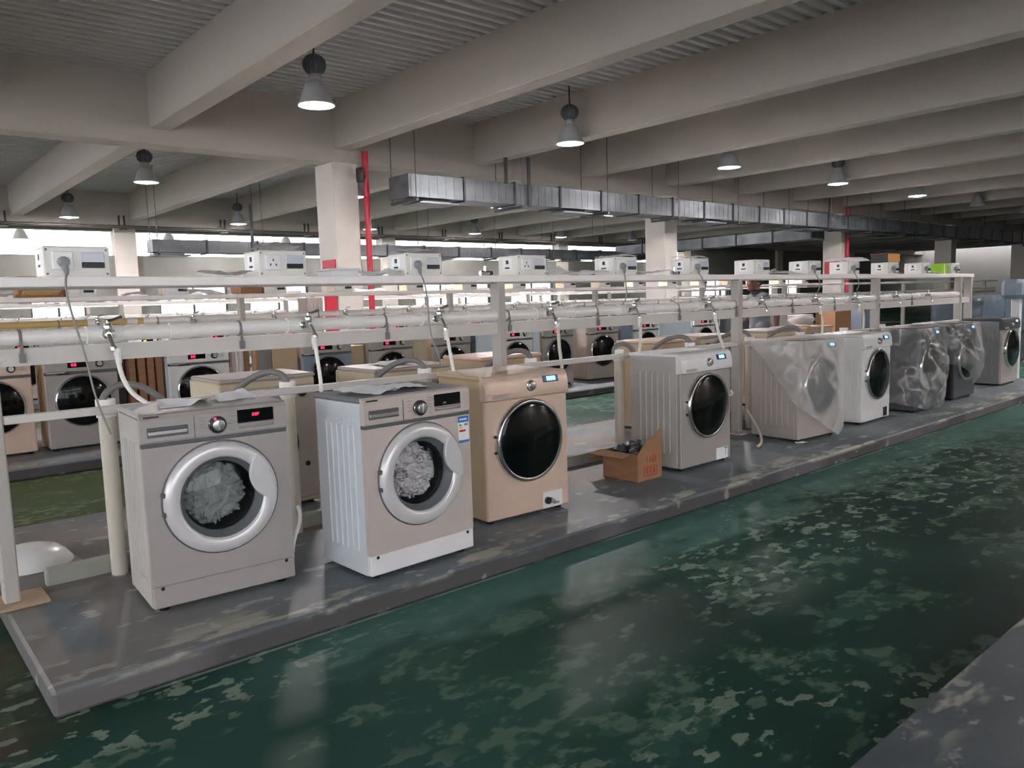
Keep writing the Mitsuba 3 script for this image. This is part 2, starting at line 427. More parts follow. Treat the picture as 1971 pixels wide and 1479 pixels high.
for i, (a, b) in enumerate(LOW):
    w = 'window_%d' % (i + 1); _used.add(w); tag(w, None, None, kind='structure')
    z0, z1 = 1.12, 2.14
    part(w, 'frame', cat(bx(a, b, WB + .08, WB + .14, z0, z0 + .05), bx(a, b, WB + .08, WB + .14, z1 - .05, z1), bx(a, a + .05, WB + .08, WB + .14, z0, z1), bx(b - .05, b, WB + .08, WB + .14, z0, z1)), 'm_steel_dark')
    n = max(2, round((b - a) / 1.1))
    for k in range(1, n):
        x = a + (b - a) * k / n
        part(w, 'mullion', bx(x - .025, x + .025, WB + .085, WB + .135, z0 + .05, z1 - .05), 'm_steel_dark')
    for k in range(n):
        u, v = a + (b - a) * k / n + .026, a + (b - a) * (k + 1) / n - .026
        q = np.array([[u, WB + .11, z0 + .05], [v, WB + .11, z0 + .05], [v, WB + .11, z1 - .05], [u, WB + .11, z1 - .05]])
        part(w, 'pane', (q, np.array([[0, 1, 2], [0, 2, 3]])), 'm_pane')
# left wall, open louvre bays; front and right walls
single('wall_left', cat(bx(X0 - .25, X0, Y0, Y1, 0, 0.7), bx(X0 - .25, X0, Y0, Y1, 3.7, DECK), *[bx(X0 - .25, X0, y, y + .5, 0.7, 3.7) for y in np.arange(Y0, Y1, 4.6)]), 'm_wall', None, None, kind='structure')
single('wall_front', cat(bx(3.2, X1, Y0 - .25, Y0, 0, DECK), bx(X0, 3.2, Y0 - .25, Y0, 0, .6), bx(X0, 3.2, Y0 - .25, Y0, 3.9, DECK), *[bx(x, x + .2, Y0 - .25, Y0, .6, 3.9) for x in (X0, -3, .2)]), 'm_wall', None, None, kind='structure')
single('wall_right', bx(X1, X1 + .25, Y0, Y1, 0, DECK), 'm_wall', None, None, kind='structure')

# ------------------------------------------------------------------ pendant lamps
def lamp_proto(lit, white=False):
    q = Proto(); sh = 'm_lamp_white' if white else 'm_lamp_shade'; dk = 'm_lamp_white' if white else 'm_ballast'
    if not white:
        q.add('rod', cyl((0, 0, 0.60), (0, 0, 0.95), 0.013, 8), 'm_steel_dark')
        fins = [move(prism_xz([(.05, .375), (.105, .40), (.135, .44), (.15, .50), (.138, .55), (.10, .595), (.05, .62)], -.006, .006), rz=2 * math.pi * k / 16) for k in range(16)]
        q.add('ballast_housing', cat(lathe([(0, .625), (.045, .618), (.09, .587), (.122, .548), (.134, .50), (.12, .445), (.092, .405), (.07, .375), (0, .37)], n=20), *fins), dk, 40)
        q.add('neck', lathe([(0.07, .38), (.082, .36), (.086, .33), (.080, .30), (.0, .30)], n=18), sh, 40)
    else:
        q.add('rod', cyl((0, 0, 0.30), (0, 0, 1.012), 0.02, 8), dk)
    q.add('shade', lathe([(0.0, .315), (.07, .312), (.10, .295), (.135, .24), (.165, .16), (.20, .06), (.228, .01), (.232, 0), (.222, 0.0), (.155, .16), (.06, .29)], n=28), sh, 40)
    n = 28; a = np.arange(n) * 2 * np.pi / n
    v = np.vstack([np.c_[.215 * np.cos(a), .215 * np.sin(a), np.full(n, .004)], [[0, 0, -.035]]])
    f = np.array([[(i + 1) % n, i, n] for i in range(n)])
    q.add('diffuser', (v, f), 'm_socket', emit=[LAMP * c for c in (1.0, 0.93, 0.92)] if lit else None)
    return q
LIT, UNLIT, CONE = lamp_proto(True), lamp_proto(False), lamp_proto(False, True)
LZ = 3.83
for y, xs_, row, off in ((9.2, [4.78, 9.28, 13.77, 18.25, 22.75, 27.2, 31.7], 'nearest', (5, 6)), (16.4, [4.78, 9.4, 13.77, 18.25, 22.75, 27.2], 'middle', (4, 5)),
                         (23.2, [4.78, 9.28, 13.77, 18.25, 22.75, 27.2, 31.7], 'farthest', (5,))):
    for i, x in enumerate(xs_):
        (UNLIT if i in off else LIT).place('pendant_lamp', x, y, LZ, 17 * i, '%s grey bell pendant lamp, %s from the left in the %s row' % ('unlit' if i in off else 'lit', ORD[i], row), 'lamp', '%s row of pendant lamps' % row)
for y, xs_ in ((2.2, [13.77]), (-4.6, [9.28, 13.77])):
    for i, x in enumerate(xs_):
        LIT.place('pendant_lamp', x, y, LZ, 0, 'lit pendant lamp outside the view, %s from the left in the %s row' % (ORD[i], 'side aisle' if y > 0 else 'rear' if y > -5 else 'wall side'), 'lamp', 'pendant lamps outside the view')
for i, x in enumerate((4.55, 9.05, 13.44, 17.9)):
    CONE.place('cone_lamp', x, 29.0, 3.72, 0, 'pale cone lamp beyond the high openings, %s from the left' % ORD[i], 'lamp', 'cone lamps beyond the back wall')

# ------------------------------------------------------------------ ducts and pipes under the ceiling
def duct(label, x0, n, seg, y0, y1, z0, z1, struts=(), drops=(), group=None):
    k = thing('air_duct', label, 'duct', group)
    body = shape(bx(0, seg - .04, y0, y1, z0, z1, .004), 'm_galv')
    o, w = .025, .02
    fl = shape(cat(bx(-w, w, y0 - o, y0, z0 - o, z1 + o), bx(-w, w, y1, y1 + o, z0 - o, z1 + o), bx(-w, w, y0, y1, z0 - o, z0), bx(-w, w, y0, y1, z1, z1 + o)), 'm_steel_dark')
    br = shape(cat(bx(-.03, .03, y0 - .1, y1 + .1, z0 - .075, z0 - .026)), 'm_steel_dark')
    rod = shape(cat(cyl((0, y0 - .07, z0 - .05), (0, y0 - .07, DECK - .03), .008, 6), cyl((0, y1 + .07, z0 - .05), (0, y1 + .07, DECK - .03), .008, 6)), 'm_pipe_dark')
    rib = shape(cat(*[bx(seg * q - .006, seg * q + .006, y0 - .006, y0, z0 + .02, z1 - .02) for q in (.2, .35, .5, .65, .8)]), 'm_galv')
    for i in range(n):
        at = T().translate([x0 + i * seg + .02, 0, 0])
        part(k, 'segment', {**body, 'to_world': at}, None)
        part(k, 'stiffener', {**rib, 'to_world': at}, None)
        if i:
            part(k, 'flange', {**fl, 'to_world': T().translate([x0 + i * seg, 0, 0])}, None)
        if i % 2 == 0:
            part(k, 'bracket', {**br, 'to_world': T().translate([x0 + i * seg + .12, 0, 0])}, None)
            part(k, 'hanger_rod', {**rod, 'to_world': T().translate([x0 + i * seg + .12, 0, 0])}, None)
    ym = (y0 + y1) / 2
    for x in drops:
        part(k, 'outlet', cat(bx(x - .3, x + .3, ym - .2, ym + .2, z0 - .06, z0 - .003), bx(x - .42, x + .42, ym - .3, ym + .3, z0 - .085, z0 - .06)), 'm_galv')
    for x, a, b in struts:
        part(k, 'strut', bx(x - .03, x + .03, y0 - .04, y0 - .005, a, b), 'm_steel_dark')
    return k
duct('long galvanised air duct hanging above the front rack, running off to the right', 7.48, 34, 1.2, 11.3, 11.92, 3.13, 3.52, ((9.66, 3.5, BEAM + .05), (10.23, 3.1, BEAM + .05), (21.9, 3.4, BEAM)), (8.15, 11.6, 16.4, 21.2, 26.0, 30.8))
duct('galvanised air duct in front of the high openings of the back wall', 5.75, 14, 1.3, 19.7, 20.15, 2.72, 3.02, ((8.2, 2.7, BEAM), ), (6.2, 14.2, 20))
k = thing('air_duct', 'galvanised branch air duct running back from the long duct', 'duct')
for i in range(6):
    y = 11.98 + i * 1.3
    part(k, 'segment', bx(22.2, 22.9, y + .02, y + 1.28, 2.86, 3.2, .004), 'm_galv')
    part(k, 'flange', cat(bx(22.17, 22.93, y - .02, y + .02, 2.835, 2.86), bx(22.17, 22.93, y - .02, y + .02, 3.2, 3.225), bx(22.17, 22.2, y - .02, y + .02, 2.86, 3.2), bx(22.9, 22.93, y - .02, y + .02, 2.86, 3.2)), 'm_steel_dark')
k = thing('ceiling_pipe', 'dark pipe held by pairs of steel hangers along the back wall', 'pipe')
part(k, 'pipe', cyl((X0 + .2, 24.3, 3.74), (40, 24.3, 3.74), .05, 12), 'm_pipe_dark', True)
for x in (0.5, 3.45, 6.35, 9.25, 12.05, 14.9, 17.7, 20.5, 23.4, 26.4, 29.4):
    part(k, 'hanger', cat(bx(x - .09, x - .045, 24.36, 24.40, 3.70, BEAM + .1), bx(x + .045, x + .09, 24.36, 24.40, 3.70, BEAM + .1), bx(x - .1, x + .1, 24.22, 24.42, 3.66, 3.69)), 'm_steel_dark')
for x, lab in ((7.155, 'red fire pipe rising beside the first column from the left'), (24.72, 'red fire pipe rising beside the third column from the left')):
    k = thing('fire_pipe', lab, 'pipe')
    part(k, 'pipe', cyl((x, 12.11, 0), (x, 12.11, BEAM - .002), .054, 16), 'm_red', True)
    part(k, 'coupling', cat(*[cyl((x, 12.11, z), (x, 12.11, z + .09), .064, 16) for z in (1.0, 3.1)]), 'm_red', True)
k = thing('loudspeaker', 'small black loudspeaker on the first column beside the red pipe', 'loudspeaker')
part(k, 'body', bx(6.95, 7.05, 11.98, 12.10, 3.42, 3.67, .02), 'm_black_plastic')
part(k, 'mount', bx(7.045, 7.11, 12.04, 12.09, 3.52, 3.56), 'm_black_plastic')
k = thing('fire_cabinet', 'red fire hose cabinet beside the first column from the left', 'cabinet')
part(k, 'body', bx(6.30, 6.545, 12.22, 12.6, .62, 1.5, .012), 'm_red'); part(k, 'door', bx(6.32, 6.525, 12.205, 12.22, .65, 1.47, .004), 'm_red')
k = thing('control_cabinet', 'taupe cabinet with a faint square emblem beside the red fire cabinet', 'cabinet')
part(k, 'body', bx(5.98, 6.25, 12.22, 12.6, FT, 1.47, .01), 'm_grey_panel')
part(k, 'edge_strip', bx(6.255, 6.285, 12.205, 12.5, FT, 1.5), 'm_paper')
part(k, 'emblem', cat(bx(6.04, 6.06, 12.212, 12.22, 1.28, 1.38), bx(6.17, 6.19, 12.212, 12.22, 1.28, 1.38), bx(6.08, 6.15, 12.212, 12.22, 1.37, 1.385), bx(6.08, 6.15, 12.212, 12.22, 1.28, 1.295), bx(6.08, 6.095, 12.212, 12.22, 1.28, 1.385), bx(6.135, 6.15, 12.212, 12.22, 1.28, 1.385)), 'm_mark_soft')
single('wall_sign', bx(6.54, 6.56, 12.24, 12.7, 1.97, 2.12), 'm_red', 'small red sign on the side of the first column', 'sign')
single('wall_sign', bx(24.48, 24.5, 12.24, 12.75, 1.85, 2.25), 'm_red', 'red sign on the side of the third column', 'sign')
# ------------------------------------------------------------------ test racks with water pipe, taps, socket boxes
def rack(label, posts, y, x_end, foot=True, ends=()):
    k = thing('test_rack', label, 'rack')
    post = shape(bx(0, .06, 0, .085, FT + (.012 if foot else 0), 1.445, .006), 'm_post')
    base = shape(bx(-.05, .15, -.05, .15, FT, FT + .014, .003), 'm_rack')
    foot1 = shape(bx(-.05, .16, -.06, .15, FT, FT + .014, .003), 'm_foot')
    for x in posts:
        part(k, 'post', {**post, 'to_world': T().translate([x, y, 0])}, None)
        part(k, 'foot_plate', {**(foot1 if x == .415 else base), 'to_world': T().translate([x, y, 0])}, None)
    xs_ = list(posts) + ([x_end] if x_end > posts[-1] + .3 else [])
    for a, b in zip(xs_[:-1], xs_[1:]):
        last = b == xs_[-1]
        part(k, 'shelf_board', bx(a - (.35 if a == posts[0] else 0) + .002, b + (.1 if last else 0), y, y + .42, 1.445, 1.488, .004), 'm_shelf')
        part(k, 'cross_rail', cat(bx(a + .062, b - .002, y + .012, y + .018, 1.115, 1.188), bx(a + .062, b - .002, y + .018, y + .085, 1.182, 1.188)), 'm_rack')
        part(k, 'lower_rail', bx(a + .062, b - .002, y + .005, y + .04, .872, .908, .003), 'm_rack')
    return k

def pipe_run(label, x0, x1, y, valves, z=1.232, r=.034, coup=.89, yellow=None):
    k = thing('water_pipe', label, 'pipe')
    edges = [x0] + ([yellow] if yellow else []) + [x1]
    for i, (a, b) in enumerate(zip(edges[:-1], edges[1:])):
        part(k, 'pipe', cyl((a, y, z), (b, y, z), r, 18), 'm_pvc_yellow' if (yellow and i == 0) else 'm_pvc', True)
    cl = shape(cat(lathe([(r + .003, -.006), (r + .005, 0), (r + .003, .006)], (0, y, z), 'x', 18), bx(-.006, .006, y - r - .008, y - r - .001, z - r - .05, z - .01), bx(-.012, .012, y - r - .012, y - r, z - r - .07, z - r - .03)), 'm_hose_grey')
    tee = shape(cat(lathe([(r, -.075), (r + .006, -.073), (r + .006, .073), (r, .075)], (0, y, z), 'x', 18), lathe([(r * .8, 0), (r * .8, r + .02), (r * .62, r + .022)], (0, y, z), '-y', 16)), 'm_coupling', 40)
    sl = shape(lathe([(r, -.05), (r + .005, -.048), (r + .005, .048), (r, .05)], (0, y, z), 'x', 18), 'm_coupling', 40)
    for v in valves:
        part(k, 'tee', {**tee, 'to_world': T().translate([v - .01, 0, 0])}, None)
        part(k, 'strap', {**cl, 'to_world': T().translate([v - coup * .38, 0, 0])}, None)
        part(k, 'sleeve', {**sl, 'to_world': T().translate([v + coup * .36, 0, 0])}, None)
    return k

VALVE = Proto()
VALVE.add('rosette', lathe([(.030, 0), (.030, .006), (.016, .014), (.013, .014)], (0, 0, 0), '-y', 14), 'm_chrome', 40)
VALVE.add('body', cat(cyl((0, -.01, 0), (0, -.075, 0), .012, 10), lathe([(.0, .05), (.014, .048), (.019, .035), (.016, .012), (.013, 0)], (0, -.052, 0), 'z', 12), cyl((0, -.07, 0), (.012, -.09, -.05), .010, 8), lathe([(.013, -.05), (.015, -.055), (.015, -.07), (.012, -.072)], (.012, -.09, 0), 'z', 10)), 'm_chrome', 40)
VALVE.add('lever', cat(cyl((0, -.052, .045), (0, -.052, .062), .006, 8), tube([(0, -.052, .06), (.025, -.054, .064), (.06, -.056, .075)], [.006, .007, .009], 8)), 'm_chrome', 40)

def valves(xs_, y, z, where, group):
    out = []
    for i, x in enumerate(xs_):
        out.append(VALVE.place('water_tap', x, y, z, (i * 37) % 22 - 11, 'chrome lever tap, %s from the left on %s' % (ORD[i], where), 'tap', group))
    return out

def socket_box(plugged=True, detail=True):
    q = Proto(); w, h, d = .26, .128, .2
    q.add('enclosure', bx(-w / 2 + .004, w / 2 - .004, .012, d, 0, h, .006), 'm_beige' if not detail else 'm_box')
    q.add('cover', bx(-w / 2, w / 2, 0, .014, -.002, h + .002, .005), 'm_box')
    q.add('socket_plate', bx(-.098, -.016, -.010, .001, .028, .108, .004), 'm_socket')
    if not plugged:
        q.add('pin_hole', cat(bx(-.060, -.054, -.0112, -.009, .074, .086), move(bx(-.003, .003, -.0112, -.009, -.006, .006), (-.072, 0, .056), ry=.6), move(bx(-.003, .003, -.0112, -.009, -.006, .006), (-.042, 0, .056), ry=-.6)), 'm_mark')
    q.add('breaker_window', bx(.014, .108, -.006, .001, .036, .106, .003), 'm_meter')
    q.add('breaker', bx(.016, .106, -.011, -.005, .038, .062, .002), 'm_black_plastic')
    if detail:
        for sx in (-1, 1):
            for sz in (.012, h - .012):
                q.add('screw', lathe([(0, .003), (.004, .002), (.005, 0)], (sx * (w / 2 - .013), 0, sz), '-y', 8), 'm_hose_grey')
        q.add('side_label', bx(-w / 2 + .002, -w / 2 + .0045, .06, .15, .03, .11), 'm_socket')
        q.add('side_mark', cat(bx(-w / 2 + .001, -w / 2 + .0025, .09, .115, .075, .10), bx(-w / 2 + .001, -w / 2 + .0025, .08, .125, .045, .055)), 'm_mark')
    return q
BOXP, BOXO, BOXS = socket_box(True), socket_box(False), socket_box(True, False)

def plug_cord(label, x, y, zs, pts, r=.0045, group=None):
    """A plug in the box at x (front face y) with its cable along pts."""
    k = thing('power_cord', label, 'cord', group)
    part(k, 'plug', cat(lathe([(0, .034), (.016, .033), (.023, .022), (.024, .006), (.020, 0)], (x, y, zs), '-y', 14), tube([(x, y - .02, zs - .012), (x + .006, y - .022, zs - .04), (x + .008, y - .018, zs - .055)], [.014, .011, .007], 10)), 'm_plug', 40)
    part(k, 'cable', tube(curve([(x + .008, y - .018, zs - .05)] + list(pts)), r, 7), 'm_cable', True)
    return k

RY = 3.83
rack('grey steel test rack standing on the front platform with socket boxes on its shelf', [.415, 3.186, 5.88, 8.525, 10.86, 11.2], RY, 11.2)
VX = [.905, 1.85, 2.695, 3.615, 4.45, 5.395, 6.19, 7.115, 7.92, 8.9, 9.75]
pipe_run('thick white water pipe running along the front rack', .1, 10.85, 3.872, VX)
valves(VX, 3.842, 1.232, 'the front white pipe', 'taps on the front pipe')
BX = [.805, 1.752, 2.625, 3.483, 4.415, 5.315, 6.235, 7.16, 7.96, 8.9, 9.77, 10.66]
PL = [0, 2, 4, 5, 7, 8, 9, 10, 11]
for i, x in enumerate(BX):
    (BOXP if i in PL else BOXO).place('socket_box', x, RY, 1.489, 0, 'cream electrical socket box with dark breaker, %s from the left on the front rack shelf' % ORD[i], 'socket box', 'socket boxes on the front shelf')
CORDS = {0: [(.735, 3.74, 1.426), (.75, 3.74, 1.316), (.771, 3.74, 1.215), (.789, 3.74, 1.113), (.808, 3.745, .986), (.836, 3.76, .88), (.862, 3.76, .79)],
         2: [(2.57, 3.74, 1.397), (2.59, 3.75, 1.217), (2.61, 3.75, 1.111), (2.654, 3.76, 1.016), (2.71, 3.85, .95)],
         4: [(4.37, 3.79, 1.40), (4.38, 3.80, 1.33), (4.36, 3.80, 1.29)]}
for i in PL:
    x = BX[i] - .057
    plug_cord('grey power cord plugged into the %s socket box of the front rack' % ORD[i], x, RY - .010, 1.489 + .062,
              CORDS.get(i, [(x + .02, RY - .05, 1.46), (x + .05, RY - .06, 1.40), (x + .06, RY - .03, 1.32)] if i < 9 else [(x + .06, RY - .06, 1.50), (x + .12, RY - .05, 1.498), (x + .2, RY - .02, 1.495)]), group='power cords of the front boxes')
# hoses hanging from the front taps
HOSES = [[(.917, 3.752, 1.165), (.915, 3.74, 1.10), (.925, 3.725, 1.03), (.955, 3.70, .965), (1.03, 3.66, .90), (1.10, 3.74, .84)],
         [(1.862, 3.752, 1.165), (1.862, 3.735, 1.09), (1.864, 3.725, 1.02), (1.868, 3.72, .95), (1.87, 3.73, .84)],
         [(2.707, 3.752, 1.165), (2.712, 3.74, 1.10), (2.722, 3.73, 1.0), (2.738, 3.73, .90), (2.745, 3.76, .8)],
         [(3.627, 3.752, 1.165), (3.622, 3.74, 1.08), (3.625, 3.735, .98), (3.635, 3.73, .88), (3.645, 3.76, .78)],
         [(4.462, 3.752, 1.165), (4.462, 3.74, 1.08), (4.455, 3.735, 1.0), (4.435, 3.74, .90), (4.42, 3.78, .8)],
         [(5.407, 3.752, 1.165), (5.425, 3.74, 1.07), (5.46, 3.735, .97), (5.515, 3.74, .87), (5.53, 3.8, .78)],
         None,
         [(7.127, 3.752, 1.165), (7.14, 3.74, 1.09), (7.148, 3.735, 1.0), (7.148, 3.74, .90)],
         [(7.932, 3.752, 1.165), (7.99, 3.74, 1.10), (8.0, 3.735, 1.0), (8.0, 3.74, .90)], None, None]
for i, h in enumerate(HOSES):
    if h is None:
        continue
    k = thing('inlet_hose', '%s water hose hanging from the %s tap of the front pipe' % ('white' if i not in (3, 4, 7, 8) else 'cream', ORD[i]), 'hose', 'hoses of the front taps')
    part(k, 'tube', tube(curve(h), .0105 if i < 3 else .012, 9), 'm_pvc' if i not in (3, 4, 7, 8) else 'm_pvc_old', True)
    a = np.array(h[0]); part(k, 'nut', cat(cyl(a + [0, 0, -.03], a + [0, 0, .006], .017, 10), cyl(a + [0, -.004, -.06], a + [0, -.003, -.03], .014, 10)), 'm_coupling', 40)
# drain standpipes between the machines
SP = Proto()
SP.add('pipe', lathe([(.036, 0), (.036, .77), (.032, .77), (.032, .7)], n=18), 'm_pvc_old', 40)
SP.add('collar', lathe([(.037, .75), (.043, .752), (.043, .835), (.036, .835), (.036, .78)], n=18), 'm_pvc', 40)
for i, x in enumerate([.895, 1.79, 2.68, 3.56, 4.46, 5.35, 6.24, 7.13, 8.02, 8.9]):
    SP.place('drain_pipe', x, 3.955, FT, 0, 'white plastic drain standpipe, %s from the left behind the front machines' % ORD[i], 'drain pipe', 'standpipes behind the front machines')
k = thing('drain_hose', 'grey corrugated drain hose bent over the standpipe behind the first front machine', 'hose')
part(k, 'tube', tube(curve([(.90, 3.955, .86), (.905, 3.955, .96), (.97, 3.955, .99), (1.08, 3.94, .955), (1.17, 3.93, .87)]), .016, 9), 'm_hose_grey', True)
single('drain_hose', tube(curve([(4.46, 3.955, .82), (4.47, 3.95, .97), (4.52, 3.93, .965), (4.60, 3.9, .85), (4.66, 3.86, .70)]), .016, 9), 'm_hose_grey', 'grey hose hanging from the standpipe behind the open carton', 'hose', True)
for i, x in enumerate((1.79, 2.68, 3.56, 5.35, 6.24, 7.13)):
    single('drain_hose', tube(curve([(x, 3.955, .84), (x - .03, 3.98, .975), (x - .10, 4.08, .97), (x - .2, 4.2, .85)]), .018, 9), 'm_hose_grey', 'dark grey drain hose arching into the %s standpipe from the machines behind' % ORD[(1, 2, 3, 5, 6, 7)[i]], 'hose', True, group='hoses from the rear machines')
# the drain channel kerb, the white shade on it
single('channel_kerb', bx(.60, 11.0, 4.0, 4.06, FT - .01, FT + .075, .008), 'm_kerb', 'low pale concrete kerb behind the front rack', 'kerb', kind='structure')
k = thing('lamp_shade', 'white upturned basin lying on the platform behind the first rack post', 'basin')
part(k, 'bowl', lathe([(.0, .095), (.065, .092), (.12, .08), (.16, .05), (.188, .01), (.196, 0), (.188, 0), (.15, .04), (.0, .08)], (.60, 4.44, FT + .002), n=32), 'm_white', 40)

# ------------------------------------------------------------------ the racks behind
def back_rack(n, y, posts, x_end, boxes, vs, where, yellow=None, plat=True):
    rack('grey steel test rack, %s row back' % where, posts, y, x_end)
    pipe_run('white water pipe of the %s rack back' % where, .3, x_end, y + .042, vs, yellow=yellow)
    for i, x in enumerate(vs[:14]):
        VALVE.place('water_tap', x, y + .012, 1.232, (i * 37) % 22 - 11, 'small chrome tap, %s from the left on the pipe of the %s rack' % (ORD[i], where), 'tap', 'taps of the %s rack' % where)
    for i, x in enumerate(boxes):
        BOXS.place('socket_box', x, y, 1.489, 0, 'small socket box, %s from the left on the shelf of the %s rack' % (ORD[i], where), 'socket box', 'socket boxes of the %s rack' % where)
R2, R3, R4 = 8.5, 13.57, 18.1
back_rack(2, R2, [.52, 3.35, 6.22, 9.07, 11.9, 14.75, 17.6, 20.4, 23.2, 26.0], 26.9, [1.8, 2.69, 3.78, 4.64, 5.68, 6.57, 7.47, 8.5, 9.29, 10.1, 11.0, 11.9, 12.8, 13.7, 14.6, 15.5], [1.92 + .905 * k for k in range(16)], 'second', yellow=2.35)
back_rack(3, R3, [.55, 3.4, 6.2, 9.33, 12.2, 15.0, 17.8, 20.6, 23.4, 26.2], 27, [1.9 + .9 * k for k in range(14)], [2.0 + .9 * k for k in range(16)], 'third')
back_rack(4, R4, [.6, 3.9, 7.1, 10.3, 13.6, 16.8, 20.0, 23.3, 26.5], 27.5, [2.2 + 1.1 * k for k in range(12)], [2.4 + 1.1 * k for k in range(12)], 'fourth')
# ------------------------------------------------------------------ washing machines; local frame: front at y = 0 looking along -y, z = 0 on the platform
W, H = .298, .826
LCD_RED, LCD_AMB, LCD_BLUE = (.42, .005, .016), (.45, .17, .02), (.03, .10, .20)
def ring_poly(r, cx=0, cz=0, n=48):
    return sg.Point(cx, cz).buffer(r, quad_segs=n // 4)

def cabinet(q, side, depth, ribs=6, hole=False, top=None, notch=False):
    body = bx(-W, W, .03, depth, .02, .80, .008)
    if hole:
        a = m3.Manifold.cube([2 * W, depth - .03, .78]).translate([-W, .03, .02])
        c = m3.Manifold.cylinder(.30, .172, .172, 40).rotate([-90, 0, 0]).translate([0, .02, .448])
        me = (a - c).to_mesh(); body = (np.array(me.vert_properties[:, :3], float), np.array(me.tri_verts, int))
    parts_ = [body]
    for s in (-1, 1):
        for k in range(ribs):
            y = .075 + (depth - .14) * (k + .5) / ribs
            parts_.append(bx(s * W - .005, s * W + .005, y - .011, y + .011, .12, .70, .004))
            if notch: parts_.append(bx(s * W - .004, s * W + .004, y - .016, y - .004, .715, .725, .002))
    q.add('cabinet', cat(*parts_), side)
    q.add('top', bx(-W - .002, W + .002, .028, depth + .012, .801, H, .008), top or side)
    for sx in (-1, 1):
        for y in (.05, depth - .05):
            q.add('foot', lathe([(0, 0), (.02, 0), (.022, .008), (.014, .01), (.014, .022), (0, .022)], (sx * .25, y, 0), n=12), 'm_black_plastic')

def digits(s, h, x, y, z):
    return text(s, h, (x, y, z), .001)

